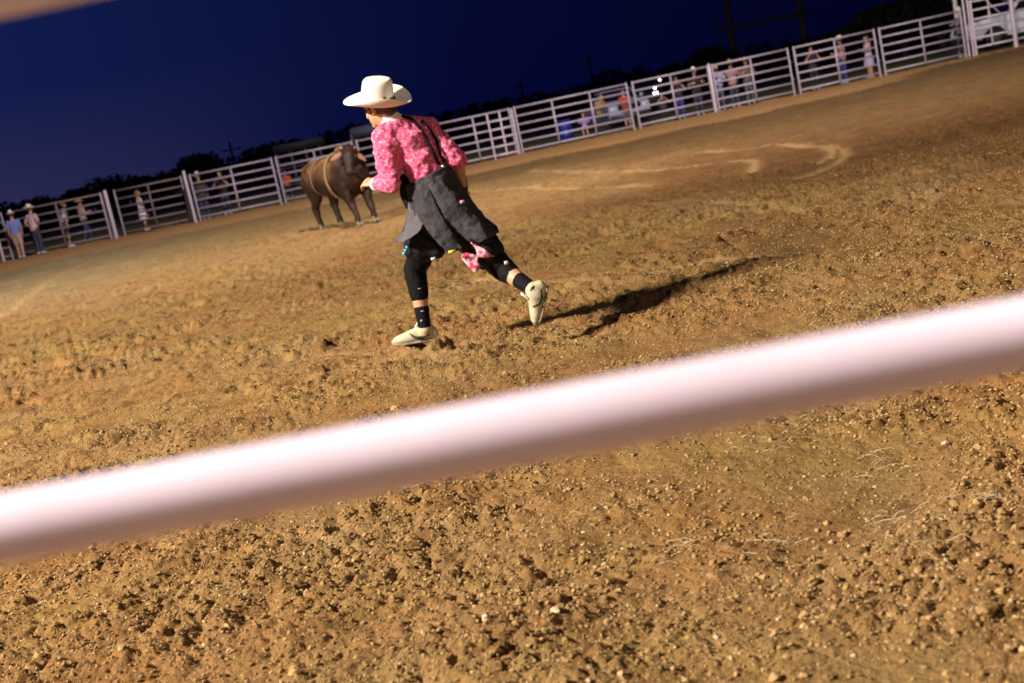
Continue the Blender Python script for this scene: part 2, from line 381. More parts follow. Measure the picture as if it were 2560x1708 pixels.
# ================================================================== PIPE FENCE
M_pipe = mat('fence_paint', (.47, .41, .50), .45, .1, .5, noise=(9, (.36, .31, .38), .22), bump=(40, .15, .002))
M_pipe2 = mat('gate_paint', (.66, .57, .63), .4, .15, .5, noise=(9, (.56, .48, .54), .22))
M_dimmed = mat('dimmed_pipe', (.24, .19, .19), .7, noise=(9, (.17, .13, .12), .22))  # dimness from haze and weak light put into the pipe colour
M_chain = mat('chain_steel', (.45, .41, .42), .35, .8)
RZ = [.14, .46, .78, 1.10, 1.42, 1.735]
def oval_rail(bm, a, b, rh=.036, rt=.028, n=10): loft(bm, [a, b], [(rh, rt), (rh, rt)], (0, 0, 1), n, False)
def make_panel(name, L, label, stays=(.5,), cat='fence', group='pipe panels of the far arena fence', matl=None, z0=-.0, tops=True, hs=RZ, post_h=1.76):
    t = empty(name, (0, 0, 0), label, cat, group); matl = matl or M_pipe
    for z in hs:
        bm = bmesh.new(); oval_rail(bm, (.05, 0, z), (L - .05, 0, z)); bm_obj('rail', bm, matl, t)
    for x in (.035, L - .035):
        bm = bmesh.new(); loft(bm, [(x, 0, -.06), (x, 0, post_h)], [.038, .038], (1, 0, 0), 10)
        bm_obj('post', bm, matl, t)
    for s in stays:
        bm = bmesh.new(); loft(bm, [(L * s, -.036, hs[0] - .03), (L * s, -.036, hs[-1] + .02)], [(.036, .012)] * 2, (1, 0, 0), 8, False)
        bm_obj('stay', bm, matl, t)
    for z in (.62, 1.26):
        bm = bmesh.new(); loft(bm, [(L - .03, -.05, z), (L, -.06, z - .02), (L + .03, -.05, z - .01), (L + .06, -.04, z - .04)], [.012, .017, .012, .015], (0, 0, 1), 6)
        bm_obj('chain', bm, M_chain, t)
    return t
def copy_tree(o, parent=None):
    c = o.copy(); COL.objects.link(c); c.parent = parent
    for ch in [k for k in bpy.data.objects if k.parent == o and k is not c]: copy_tree(ch, c)
    return c
def fx(xt, yt):          # world x of a fence feature seen at top pixel, on the fence line
    return px(xt, yt, FY).x
def place_panel(o, x0, x1, L, dy0=0.0, dy1=0.0):
    a = Vector((x0, FY + dy0, tz(x0, FY))); b = Vector((x1, FY + dy1, tz(x1, FY)))
    d = b - a; o.location = a
    o.rotation_euler = (0, -math.atan2(d.z, d.xy.length), math.atan2(d.y, d.x)); o.scale = (d.length / L, 1, 1)
spans = [((-170, 560), (0, 522), 'dim pale panel cut by the left edge of the photo', 0, 0),
         ((20, 518), (250, 474), 'dim pale panel behind the two people in white hats at far left', 0, 0),
         ((274, 472), (447, 440), 'dim pale panel behind the girl in the white dress', .35, .35),
         ((470, 434), (679, 394), 'pale panel in front of the white hatted spectator left of the bull', 0, 0),
         ((686, 392), (880, 356), 'pale panel partly hidden by the brown bull', 0, 0),
         ((889, 354), (1084, 315), 'pale panel hidden behind the runner in the pink shirt', 0, 0),
         ((1579, 206), (1771, 165), 'pale panel with headlights shining through it', 0, 0),
         ((1778, 163), (1971, 118), 'pale panel right of the bright single post', 0, 0),
         ((1982, 116), (2187, 71), 'pale panel in front of the man in jeans and woman in lilac dress', 0, 0),
         ((2196, 69), (2403, 23), 'empty pale panel left of the tall gate posts', 0, 0)]
proto = None; dimmed_panels = []
for (a, b, lab, d0, d1) in spans:
    if proto is None: proto = make_panel('pipe_fence', 3.05, lab); o = proto
    else: o = copy_tree(proto); o['label'] = lab
    place_panel(o, fx(*a), fx(*b), 3.05, d0, d1)
    if a[0] < 400: dimmed_panels.append(o)
for o in dimmed_panels:
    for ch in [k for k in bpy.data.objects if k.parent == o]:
        if ch.name.split('.')[0] in ('rail', 'stay'): ch.material_slots[0].link = 'OBJECT'; ch.material_slots[0].material = M_dimmed
# wide panel with two stays
L = 4.4; o = make_panel('pipe_fence', L, 'long pale panel with two uprights right of the walk gate', (.335, .665)); place_panel(o, fx(1284, 273), fx(1568, 208), L)
# walk-through gate panel
L = 2.9; o = make_panel('pipe_fence', L, 'pale panel with small walk gate frame at its right end', (.50,)); place_panel(o, fx(1087, 315), fx(1275, 276), L)
g = empty('walk_gate', (0, 0, 0), 'narrow walk gate between two posts behind the runner elbow', 'gate')
x0, x1 = fx(1217, 289), fx(1278, 275)
for i, zz in enumerate(RZ[:5]):
    bm = bmesh.new(); oval_rail(bm, (x0, FY - .07, zz + tz(x0, FY) - .01), (x1, FY - .07, zz + tz(x1, FY) - .01)); bm_obj('rail', bm, M_pipe2, g)
for xx, nm in ((x0, 'post'), ((x0 + x1) / 2, 'stay'), (x1, 'post')):
    z = tz(xx, FY); bm = bmesh.new(); loft(bm, [(xx, FY - .1, z - .05 + (.15 if nm == 'stay' else 0)), (xx, FY - .1, z + 1.72)], [.035] * 2, (1, 0, 0), 10); bm_obj(nm, bm, M_pipe2, g)
def single_post(top, label, h=1.78, r=.055, y=-.12, group='loose posts bracing the far fence', m_=M_pipe2, lean=0):
    x = fx(*top); z = tz(x, FY); bm = bmesh.new(); loft(bm, [(0, 0, -.1), (lean, 0, h)], [r, r], (1, 0, 0), 12)
    o = bm_obj('fence_post', bm, m_); o.location = (x, FY + y, z); return tag(o, label, 'post', group)
single_post((1770, 163), 'bright thick post beside the man in the light blue shirt')
single_post((265, 472), 'left post of the tight cluster right of the tan hatted man', r=.07, y=-.25)
single_post((461, 436), 'wide shaded post left of the white hatted spectator', r=.06, y=-.1)
single_post((474, 432), 'corner post standing nearer left of the white hatted spectator', r=.055, y=-.9, h=1.9)
single_post((-2, 530), 'lone nearer post at the left edge of the photo', r=.05, y=-.8, h=1.8)
# tall gate at the right
tg = empty('stock_gate', (0, 0, 0), 'tall swing gate with diagonal brace in front of the white pickup', 'gate')
gx0, gx1 = fx(2424, 17), fx(2516, -6); gz = tz(gx0, FY)
for z in (.28, .62, .96, 1.32, 1.66, 1.98): 
    bm = bmesh.new(); oval_rail(bm, (gx0, FY - .02, gz + z), (gx1 + 1.6, FY - .02, gz + z + .02)); bm_obj('rail', bm, M_pipe2, tg)
for xx in (gx0 + .03, gx0 + 3.0):
    bm = bmesh.new(); loft(bm, [(xx, FY - .02, gz + .02), (xx, FY - .02, gz + 2.02)], [.045] * 2, (1, 0, 0), 10); bm_obj('post', bm, M_pipe2, tg)
bm = bmesh.new(); loft(bm, [(fx(2468, 12), FY - .07, gz + .28), (fx(2468, 12), FY - .07, gz + 2.0)], [.03, .03], (1, 0, 0), 8); bm_obj('stay', bm, M_pipe2, tg)
bm = bmesh.new(); loft(bm, [(fx(2460, 6), FY - .09, gz + 1.98), (fx(2512, 60), FY - .09, gz + 1.15)], [.018, .018], (1, 0, 0), 8); bm_obj('brace', bm, M_pipe2, tg)
for xt, lab in ((2410, 'left one of the twin tall gate posts'), (2421, 'right one of the twin tall gate posts')):
    x = fx(xt, 20); bm = bmesh.new(); loft(bm, [(0, 0, -.1), (0, 0, 3.0)], [.04] * 2, (1, 0, 0), 10); o = bm_obj('gate_post', bm, M_pipe2); o.location = (x, FY + .05, gz); tag(o, lab, 'post', 'tall posts of the stock gate')
x = fx(2517, -6); bm = bmesh.new(); loft(bm, [(0, 0, -.1), (0, 0, 3.2)], [.085] * 2, (1, 0, 0), 12); o = bm_obj('gate_post', bm, M_pipe2); o.location = (x, FY - .3, tz(x, FY) - .06)
tag(o, 'thick tall latch post beside the white pickup door', 'post', 'tall posts of the stock gate')
# near fence right in front of the photographer
M_near = mat('near_rail_paint', (.76, .66, .78), .75, .0, .25, noise=(6, (.66, .56, .66), .22))
nf = empty('pipe_fence', (0, 0, 0), 'blurred pale pink rails close in front of the photographer', 'fence')
NY = .80
def near_rail(cl, cr, r):
    a = px(*cl, NY); d = ray(*cr); b = CAM + d * ((a.z - CAMH) / d.z)
    return a, b
a, b = near_rail((0, 1322), (2560, 832), .025)
dr = (b - a).normalized(); NH = a.z
for zz in (NH, NH + .355, NH - .33, NH + .69, NH - .66):
    bm = bmesh.new(); p0 = Vector((a.x, a.y, zz)) - dr * 1.2; p1 = Vector((b.x, b.y, zz)) + dr * 1.2
    loft(bm, [p0 + (p1 - p0) * k / 8 for k in range(9)], [.0245] * 9, (0, 0, 1), 40, False); bm_obj('rail', bm, M_near, nf)
for p in (Vector((a.x, a.y, 0)) - dr * 1.2, Vector((b.x, b.y, 0)) + dr * 1.2):
    p.z = 0; bm = bmesh.new(); loft(bm, [p, p + Vector((0, 0, 1.9))], [.03, .03], (1, 0, 0), 24); bm_obj('post', bm, M_pipe, nf)
print('near rail', a, b)
# ================================================================== FIGURES
M_skin = mat('skin', (.56, .31, .19), .5, noise=(30, (.50, .26, .15), .2))
M_hair = mat('hair', (.055, .028, .014), .6, bump=(90, .6, .004))
def add_head(bm, c, fwd, up, s=1.0, ears=True):
    Fm = frame(fwd, up); c = Vector(c)
    def L(x, y, z): return c + Fm @ (Vector((x, y, z)) * s)
    q = Fm
    ball(bm, L(-.012, 0, .028), (.098 * s, .077 * s, .092 * s), q, 18, 12)
    ball(bm, L(.030, 0, -.030), (.062 * s, .060 * s, .078 * s), q, 16, 10)
    ball(bm, L(.068, 0, -.082), (.024 * s, .028 * s, .022 * s), q, 10, 7)          # chin
    loft(bm, [L(.088, 0, .022), L(.100, 0, -.002), L(.108, 0, -.022)], [.008 * s, .011 * s, .014 * s], Fm @ Vector((0, 1, 0)), 8)   # nose
    ball(bm, L(.086, 0, -.052), (.012 * s, .024 * s, .008 * s), q, 10, 6)          # lips
    ball(bm, L(.085, 0, -.061), (.011 * s, .021 * s, .007 * s), q, 10, 6)
    ball(bm, L(.080, 0, .030), (.016 * s, .050 * s, .010 * s), q, 10, 6)           # brow
    for sy in (1, -1):
        ball(bm, L(.060, sy * .038, -.018), (.026 * s, .022 * s, .024 * s), q, 10, 6)
        if ears: ball(bm, L(-.008, sy * .080, -.002), (.018 * s, .009 * s, .032 * s), q, 10, 6)
    return L, Fm
def eyes(parent, L, Fm, s):
    M_ = bpy.data.materials.get('eye') or mat('eye', (.04, .03, .02), .2)
    for sy in (1, -1):
        bm = bmesh.new(); ball(bm, L(.080, sy * .032, .012), .0125 * s, None, 10, 7); bm_obj('eye', bm, M_, parent)
def add_hand(bm, wrist, dirv, palm_n, thumb_side, curl=.5, s=1.0):
    """dirv = towards the fingers, palm_n = out of the palm, thumb_side = vector towards the thumb"""
    d = Vector(dirv).normalized(); pn = Vector(palm_n); pn = (pn - d * pn.dot(d)).normalized(); t = Vector(thumb_side); t = (t - d * t.dot(d) - pn * t.dot(pn)).normalized()
    w = Vector(wrist)
    loft(bm, [w, w + d * .03 * s, w + d * .075 * s, w + d * .088 * s], [(.026 * s, .019 * s), (.036 * s, .017 * s), (.042 * s, .015 * s), (.038 * s, .011 * s)], t, 12)
    for i, (off, ln) in enumerate(((.031, .074), (.011, .082), (-.010, .076), (-.030, .060))):
        p = w + d * .084 * s + t * off * s; a = 0; P = [p - d * .012 * s]; dd = d.copy()
        for k, f in enumerate((.0, .46, .30, .24)):
            if k: p = p + dd * ln * f * s
            P.append(p.copy()); a = curl * (.55, .8, .6, 0)[k] * (1 + .12 * i); dd = (dd * math.cos(a) + pn * math.sin(a)).normalized()
            pn2 = dd.cross(t) * (1 if dd.cross(t).dot(pn) > 0 else -1)
        r = .0088 * s; loft(bm, P, [r * 1.1, r * 1.08, r, r * .92, r * .8], t, 8)
    p = w + d * .022 * s + t * .026 * s
    loft(bm, [p, p + (d * .6 + t * .7 + pn * .25).normalized() * .034 * s, p + (d * .8 + t * .62 + pn * .5).normalized() * .064 * s, p + (d * .95 + t * .45 + pn * .6).normalized() * .088 * s],
         [.014 * s, .0115 * s, .010 * s, .008 * s], pn, 8)
def cowboy_hat(name, parent, c, fwd, up, mtl, band_m, s=1.0, curl=.055, brim=.115, hw=0.0):
    """c = centre of the head opening"""
    Fm = frame(fwd, up); c = Vector(c); n = 40
    bm = bmesh.new(); rings = []
    prof = [(-.004, 1.0, 0.0)]
    def ring(fn):
        return [bm.verts.new(c + Fm @ (Vector(fn(2 * math.pi * k / n)) * s)) for k in range(n)]
    def base(a, rx, ry, z): return (rx * math.cos(a), ry * math.sin(a), z)
    def br(a, t, dz=0):
        rx = .103 + brim * .96 * t; ry = .083 + brim * .95 * t * (1 - .18 * t)
        x = rx * math.cos(a); y = ry * math.sin(a)
        z = curl * (t ** 1.7) * (abs(math.sin(a)) ** 2.2) * 1.15 * (1 - hw * math.cos(a)) - .006 * t * abs(math.cos(a)) ** 3 * (math.cos(a) > 0) + .030 * (t ** 2) * max(0, -math.cos(a))
        y *= 1 - .16 * t * t * abs(math.sin(a)) ** 2
        return (x, y, z + dz)
    for t in (1, .96, .8, .6, .4, .2, 0): rings.append(ring(lambda a, t=t: br(a, t, -.004 if t < 1 else -.001)))
    low = rings[-1]
    rings2 = [rings[0]]
    for t in (.985, .8, .6, .4, .2, .06): rings2.append(ring(lambda a, t=t: br(a, t, .002)))
    def crown(a, z, kx, ky):
        ca, sa = math.cos(a), math.sin(a); return (.101 * kx * ca, .081 * ky * sa, z)
    for z, kx, ky in ((.006, 1.0, 1.0), (.03, .99, .985), (.07, .965, .95), (.105, .935, .90), (.130, .90, .84), (.148, .80, .68)):
        rings2.append(ring(lambda a, z=z, kx=kx, ky=ky: crown(a, z + .008 * math.cos(a) * -1 * (z > .1), kx, ky)))
    for kx, ky, dz in ((.62, .48, .153), (.40, .28, .150), (.2, .10, .147)):    # centre crease
        rings2.append(ring(lambda a, kx=kx, ky=ky, dz=dz: crown(a, dz, kx, ky)))
    for RR in (rings, rings2):
        for A, B in zip(RR[:-1], RR[1:]):
            for k in range(n): bm.faces.new((A[k], A[(k + 1) % n], B[(k + 1) % n], B[k]))
    bm.faces.new(rings2[-1]); bm.faces.new(low)
    hat = bm_obj(name, bm, mtl, parent)
    hat.modifiers.new('round', 'SUBSURF').levels = 1; hat.modifiers['round'].render_levels = 1
    if band_m:
        bm = bmesh.new(); A = [[], [], [], []]
        for k in range(n):
            a = 2 * math.pi * k / n
            for j, (z, e) in enumerate(((.006, .0035), (.024, .0035), (.024, -.006), (.006, -.006))):
                A[j].append(bm.verts.new(c + Fm @ (Vector(((.101 + e) * math.cos(a), (.081 + e) * math.sin(a), z)) * s)))
        for j in range(4):
            for k in range(n): bm.faces.new((A[j][k], A[j][(k + 1) % n], A[(j + 1) % 4][(k + 1) % n], A[(j + 1) % 4][k]))
        bm_obj('hat_band', bm, band_m, hat)
    return hat
def sheet(rows, thick, name, mtl, parent, sub=2, wave=0, origin=None):
    bm = bmesh.new(); cl = bm.verts.layers.float.new('crease_vert'); V = [[bm.verts.new(p) for p in r] for r in rows]
    for i in range(len(V) - 1):
        for j in range(len(V[0]) - 1): bm.faces.new((V[i][j], V[i][j + 1], V[i + 1][j + 1], V[i + 1][j]))
    for v in (V[0][0], V[0][-1], V[-1][0], V[-1][-1]): v[cl] = 1.0
    o = bm_obj(name, bm, mtl, parent, origin=origin)
    if sub: s = o.modifiers.new('round', 'SUBSURF'); s.levels = sub; s.render_levels = sub; s.boundary_smooth = 'PRESERVE_CORNERS'
    if wave:
        t = bpy.data.textures.new('folds', 'CLOUDS'); t.noise_scale = .075
        m_ = o.modifiers.new('folds', 'DISPLACE'); m_.texture = t; m_.strength = wave; m_.texture_coords = 'GLOBAL'
    so = o.modifiers.new('thickness', 'SOLIDIFY'); so.thickness = thick; so.offset = 0
    return o
# ------------------------------------------------------------------ the runner
Y0 = 7.35
def Q(x, y, d=0.0): return px(x, y, Y0 + d)
def runner():
    root = empty('person', (-.1, 7.45, 0), 'running man in pink shirt, grey overalls and pale cowboy hat in the foreground', 'person')
    ow = Vector(root.location)
    def fin(o): o.location = o.location - ow; return o          # geometry is in world space
    rightv = Vector((.95, .31, 0)); fwdv = Vector((-.6, .8, 0))
    headf = Vector((-.80, .58, -.10)); headup = Vector((.02, -.05, 1))
    hc = Q(950, 272, .02)
    bm = bmesh.new(); Lh, Fm = add_head(bm, hc, headf, headup, 1.0)
    loft(bm, [hc + Vector((.0, 0, -.03)), Q(972, 305, .02), Q(992, 330, .02)], [.058, .06, .08], rightv)
    loft(bm, [Q(1000, 335, .03), Q(1030, 366, .02), Q(1057, 402, .0), Q(1070, 442, 0), Q(1092, 495, .0), Q(1105, 530, 0)],
         [(.11, .07), (.11, .075), (.09, .07), (.09, .07), (.11, .09), (.12, .10)], rightv, 18)
    sh_n, el_n, wr_n = Q(966, 352, -.03), Q(976, 452, -.10), Q(944, 460, .06)
    sh_f, el_f, wr_f = Q(1078, 342, .08), Q(1140, 398, -.02), Q(1156, 458, .08)
    loft(bm, [sh_n, sh_n.lerp(el_n, .5), el_n], [.06, .05, .042], rightv); loft(bm, [el_n, el_n.lerp(wr_n, .4), wr_n, wr_n + (wr_n - el_n) * .12], [.043, .042, .028, .026], (0, 0, 1))
    loft(bm, [sh_f, sh_f.lerp(el_f, .5), el_f], [.06, .05, .042], rightv); loft(bm, [el_f, el_f.lerp(wr_f, .4), wr_f, wr_f + (wr_f - el_f) * .12], [.043, .042, .028, .026], (0, 1, 0))
    add_hand(bm, Q(938, 457, .08), Q(911, 455, .14) - Q(938, 457, .08), Vector((.35, .3, -.75)), Vector((-.1, -.5, 1)), .85, 1.0)
    add_hand(bm, Q(1157, 470, .11), Q(1168, 500, .10) - Q(1157, 472, .11), Vector((-.7, .5, -.1)), Vector((-.5, .8, 0)), .6, .92)
    # legs : near/rear = left, far/front = right
    hn, kn, an = Q(1135, 545, -.07), Q(1258, 674, -.14), Q(1330, 722, -.36)
    hf, kf, af = Q(1090, 545, .10), Q(1037, 675, .22), Q(1062, 820, .165)
    loft(bm, [hn, hn.lerp(kn, .5), kn], [.095, .08, .062], rightv); loft(bm, [kn, kn.lerp(an, .3), kn.lerp(an, .7), an], [.058, .058, .045, .037], rightv)
    loft(bm, [hf, hf.lerp(kf, .5), kf], [.095, .08, .062], rightv); loft(bm, [kf, kf.lerp(af, .3), kf.lerp(af, .65), af], [.058, .056, .047, .038], rightv)
    loft(bm, [af, Q(1066, 838, .18)], [.036, .028], rightv); loft(bm, [an, Q(1350, 745, -.365)], [.036, .028], rightv)
    body = bm_obj('body', bm, M_skin, root); fuse(fin(body), .0055, 4)
    eyes_parent = body
    M_e = mat('eye', (.04, .03, .02), .2)
    for sy in (1, -1):
        bm = bmesh.new(); ball(bm, Lh(.080, sy * .032, .012), .0125, None, 10, 7); o = bm_obj('eye', bm, M_e, root); fin(o)
    # hair
    bm = bmesh.new(); ball(bm, Lh(-.022, 0, .030), (.100, .084, .088), Fm, 18, 12)
    loft(bm, [Lh(-.09, 0, .0), Lh(-.075, 0, -.05)], [(.055, .02), (.045, .016)], Fm @ Vector((0, 1, 0)))
    for sy in (1, -1): loft(bm, [Lh(.02, sy * .073, .02), Lh(.012, sy * .075, -.022)], [(.014, .006), (.009, .004)], Fm @ Vector((1, 0, 0)), 8)
    o = bm_obj('hair', bm, M_hair, root); fuse(fin(o), .007, 2, [(.02, .006)])
    # hat
    M_hat = mat('hat_felt', (.86, .82, .74), .8, noise=(12, (.80, .74, .64), .2), bump=(160, .2, .002), sheen=.2)
    M_band = mat('hat_ribbon', (.62, .55, .44), .7)
    upv = Vector((.24, -.40, 1)).normalized(); hf2 = Vector((-.95, .12, .27))
    o = cowboy_hat('hat', root, Q(944, 256, .0), hf2, upv, M_hat, M_band, 1.0, .05, .112, .85); fin(o)
    bm = bmesh.new(); ball(bm, Q(960, 247, -.085), (.016, .008, .013), None, 8, 6); o = bm_obj('hat_pin', bm, mat('hat_pin', (.12, .05, .02), .4)); o.parent = root; fin(o)
    # shirt
    M_shirt = bpy.data.materials.new('pink_print'); M_shirt.use_nodes = True; nt = M_shirt.node_tree; b = nt.nodes['Principled BSDF']
    b.inputs['Roughness'].default_value = .8; b.inputs['Sheen Weight'].default_value = .15; b.inputs['Specular IOR Level'].default_value = .2
    g = nt.nodes.new('ShaderNodeNewGeometry'); mp = nt.nodes.new('ShaderNodeMapping'); mp.inputs['Scale'].default_value = (1, 1, 1.35); mp.inputs['Rotation'].default_value = (0, .25, 0)
    nt.links.new(g.outputs['Position'], mp.inputs['Vector'])
    n1 = nt.nodes.new('ShaderNodeTexNoise'); n1.inputs['Scale'].default_value = 42; n1.inputs['Detail'].default_value = 5; n1.inputs['Roughness'].default_value = .65; n1.inputs['Distortion'].default_value = .2
    nt.links.new(mp.outputs['Vector'], n1.inputs['Vector'])
    r = nt.nodes.new('ShaderNodeValToRGB'); e = r.color_ramp.elements; e[0].position = .36; e[0].color = (.50, .05, .12, 1); e[1].position = .64; e[1].color = (.78, .34, .46, 1)
    k = e.new(.50); k.color = (.64, .10, .22, 1)
    nt.links.new(n1.outputs['Fac'], r.inputs['Fac']); nt.links.new(r.outputs['Color'], b.inputs['Base Color'])
    bm = bmesh.new()
    loft(bm, [Q(985, 318, .02), Q(1004, 338, .02), Q(1030, 366, .015), Q(1056, 400, .0), Q(1069, 438, 0), Q(1082, 470, 0)],
         [(.08, .07), (.15, .10), (.15, .12), (.128, .115), (.122, .105), (.13, .11)], rightv, 22)
    loft(bm, [Q(975, 335, .0), Q(1002, 322, .03), Q(1070, 323, .05)], [.085, .085, .078], (0, 0, 1))
    loft(bm, [sh_n + Vector((0, 0, .01)), sh_n.lerp(el_n, .4), sh_n.lerp(el_n, .8), el_n], [.088, .083, .074, .07], rightv)
    loft(bm, [el_n + Vector((0, -.02, -.01)), el_n.lerp(wr_n, .5), el_n.lerp(wr_n, .88)], [.066, .058, .045], (0, 0, 1))
    loft(bm, [sh_f, sh_f.lerp(el_f, .4), sh_f.lerp(el_f, .85), el_f], [.08, .076, .066, .062], rightv)
    loft(bm, [el_f, el_f.lerp(wr_f, .12)], [.06, .054], (0, 1, 0))
    shirt_bvh = BVHTree.FromBMesh(bm)
    o = bm_obj('shirt', bm, M_shirt, root); fuse(fin(o), .008, 5, [(.085, .042), (.034, .013)])
    # collar
    bm = bmesh.new(); loft(bm, [Q(966, 290, .02), Q(976, 303, .02), Q(988, 316, .02)], [(.064, .062), (.074, .070), (.092, .08)], rightv, 18)
    o = bm_obj('collar', bm, mat('collar_cloth', (.80, .62, .66), .8)); o.parent = root; fuse(fin(o), .008, 3, [(.03, .008)])
    # white wristband, black wristband
    M_black = mat('black_knit', (.0045, .0045, .006), .8, spec=.15, bump=(120, .3, .002)); M_white = mat('white_tape', (.8, .8, .76), .6)
    bm = bmesh.new(); w0 = el_n.lerp(wr_n, .90); loft(bm, [w0, w0 + (wr_n - el_n).normalized() * .035], [.046, .044], (0, 0, 1)); fin(bm_obj('wristband', bm, M_white, root))
    bm = bmesh.new(); loft(bm, [Q(1153, 450, .09), Q(1156, 468, .105)], [.037, .036], (0, 1, 0)); fin(bm_obj('wristband', bm, M_black, root))
    # shorts
    M_short = mat('black_shorts', (.004, .004, .006), .6, spec=.25, bump=(30, .4, .01))
    bm = bmesh.new()
    loft(bm, [Q(1070, 478, 0), Q(1092, 510, 0), Q(1108, 540, 0)], [(.14, .115), (.155, .13), (.15, .13)], rightv, 18)
    loft(bm, [hn, hn.lerp(kn, .35), hn.lerp(kn, .66)], [.12, .118, .112], rightv); loft(bm, [Q(1185, 575, -.03), Q(1222, 608, -.04)], [.07, .058], rightv)
    loft(bm, [hf, Q(1072, 590, .12), Q(1052, 618, .15)], [.12, .125, .112], rightv); loft(bm, [Q(1075, 600, .06), Q(1090, 628, .05)], [.075, .055], rightv)
    o = bm_obj('shorts', bm, M_short, root); sb = BVHTree.FromObject if 0 else None
    fuse(fin(o), .008, 4, [(.05, .022)])
    # knee sleeves, socks
    for (a_, b_, c_, lo, hi) in ((hn, kn, an, .55, .30), (hf, kf, af, .25, .43)):
        bm = bmesh.new(); e_ = kn.lerp(an, hi) if a_ is hn else kf.lerp(af, hi)
        loft(bm, [a_.lerp(b_, lo), a_.lerp(b_, .8), b_, b_.lerp(c_, hi * .5), e_], [.088, .082, .076, .070, .062], rightv)
        o = bm_obj('knee_sleeve', bm, M_black, root); fuse(fin(o), .007, 3, [(.035, .007)])
    for (a_, b_, t0) in ((kn, an, .56), (kf, af, .66)):
        bm = bmesh.new(); loft(bm, [a_.lerp(b_, t0), a_.lerp(b_, .8), b_, b_ + (b_ - a_) * .04], [.050, .046, .042, .042], rightv)
        o = bm_obj('sock', bm, M_black, root); fin(o); 
    # shoes
    M_up = mat('shoe_canvas', (.40, .34, .20), .7, noise=(14, (.56, .50, .33), .15), bump=(90, .2, .002)); M_sole = mat('shoe_sole', (.34, .29, .18), .8, noise=(40, (.12, .09, .05), .2)); M_blk = mat('shoe_trim', (.02, .02, .02), .5)
    def shoe(heel, toe, up, ankle):
        heel, toe = Vector(heel), Vector(toe); f = (toe - heel).normalized(); L_ = (toe - heel).length
        up = Vector(up); up = (up - f * up.dot(f)).normalized(); sd = f.cross(up)
        def P(t, h, s=0): return heel + f * (L_ * t) + up * h + sd * s
        n = 16; bm = bmesh.new(); prof = [(0, .018), (.04, .030), (.2, .036), (.45, .036), (.68, .048), (.85, .046), (.95, .032), (1.0, .014)]
        loft(bm, [P(t, .012 + .018 * max(0, t - .75) * 2) for t, w in prof], [(w, .013) for t, w in prof], sd, 14, False)
        so = bm_obj('sole', bm, M_sole)
        bm = bmesh.new(); pu = [(.03, .045, .030, .045), (.12, .062, .037, .060), (.25, .066, .039, .062), (.40, .060, .040, .054), (.58, .050, .043, .042), (.78, .042, .044, .034), (.92, .036, .036, .026), (.98, .032, .022, .014)]
        loft(bm, [P(t, h) for t, h, w, hh in pu], [(w, hh) for t, h, w, hh in pu], sd, 16)
        loft(bm, [P(.22, .06), P(.22, .06).lerp(ankle, .8)], [.050, .050], sd)
        upo = bm_obj('shoe', bm, M_up, root); fuse(fin(upo), .006, 3)
        so.parent = upo
        bm = bmesh.new()
        for k in range(5):
            t = .34 + k * .075; h = .118 - k * .012
            loft(bm, [P(t, h - .004, -.02), P(t + .01, h + .004, 0), P(t, h - .004, .02)], [.0035] * 3, up, 6)
        bk = bmesh.new(); loft(bk, [P(.36, .108), P(.5, .092), P(.66, .074)], [(.022, .012), (.020, .012), (.016, .008)], sd, 10); bm_obj('lace_panel', bk, M_blk, upo)
        lo_ = bm_obj('laces', bm, mat('lace', (.7, .68, .62), .7) if 'lace' not in bpy.data.materials else bpy.data.materials['lace'], upo)
        for sgn in (1, -1):
            bm = bmesh.new()
            P_ = [P(.08, .055, sgn * .042), P(.26, .042, sgn * .0475), P(.42, .048, sgn * .048), P(.54, .080, sgn * .038)]
            loft(bm, P_, [(.003, .004), (.005, .012), (.005, .009), (.003, .003)], sd, 6)
            if sgn < 0: bt = bmesh.new(); loft(bt, [P(.42, .10), P(.34, .125), P(.30, .15)], [(.024, .008), (.026, .009), (.022, .008)], sd, 10); bm_obj('tongue', bt, M_white, upo)
            sw = bm_obj('side_stripe', bm, M_blk, upo); 
            sw.location = sw.location
        return upo
    gy = 7.50
    shoe(Q(1090, 852, .17), Q(984, 868, .22), (0, 0, 1), af + Vector((0, 0, -.01)))
    shoe(Q(1372, 716, -.36), Q(1351, 812, -.34), Vector((-1, -.15, .15)), an)
    # overalls
    M_den = mat('grey_denim', (.024, .022, .027), .85, spec=.2, noise=(7, (.062, .056, .064), .22), bump=(16, .9, .03))
    bm = bmesh.new()
    loft(bm, [Q(1067, 437, 0), Q(1080, 465, 0), Q(1094, 500, 0), Q(1108, 535, 0)], [(.148, .135), (.162, .15), (.178, .165), (.185, .175)], rightv, 24, False)
    o = bm_obj('overalls', bm, M_den, root); fuse(fin(o), .010, 3, [(.07, .024)])
    def panel(name, rows, mtl, wave=.045, thick=.006):
        nonlocal_rows = [[Q(*p) for p in r] for r in rows]; o = sheet(nonlocal_rows, thick, name, mtl, root, 3, wave); return fin(o)
    # large rear panel
    panel('overalls_flap', [[(1052, 455, -.135), (1082, 445, -.165), (1112, 436, -.13), (1130, 430, .0)],
                     [(1062, 490, -.16), (1100, 478, -.20), (1138, 470, -.15), (1156, 466, .02)],
                     [(1082, 525, -.18), (1122, 513, -.24), (1158, 502, -.19), (1180, 505, .0)],
                     [(1109, 556, -.20), (1148, 548, -.27), (1186, 535, -.24), (1212, 545, -.05)],
                     [(1152, 588, -.21), (1180, 578, -.28), (1214, 565, -.27), (1240, 566, -.12)],
                     [(1187, 612, -.21), (1207, 604, -.28), (1230, 592, -.28), (1249, 579, -.16)]], M_den)
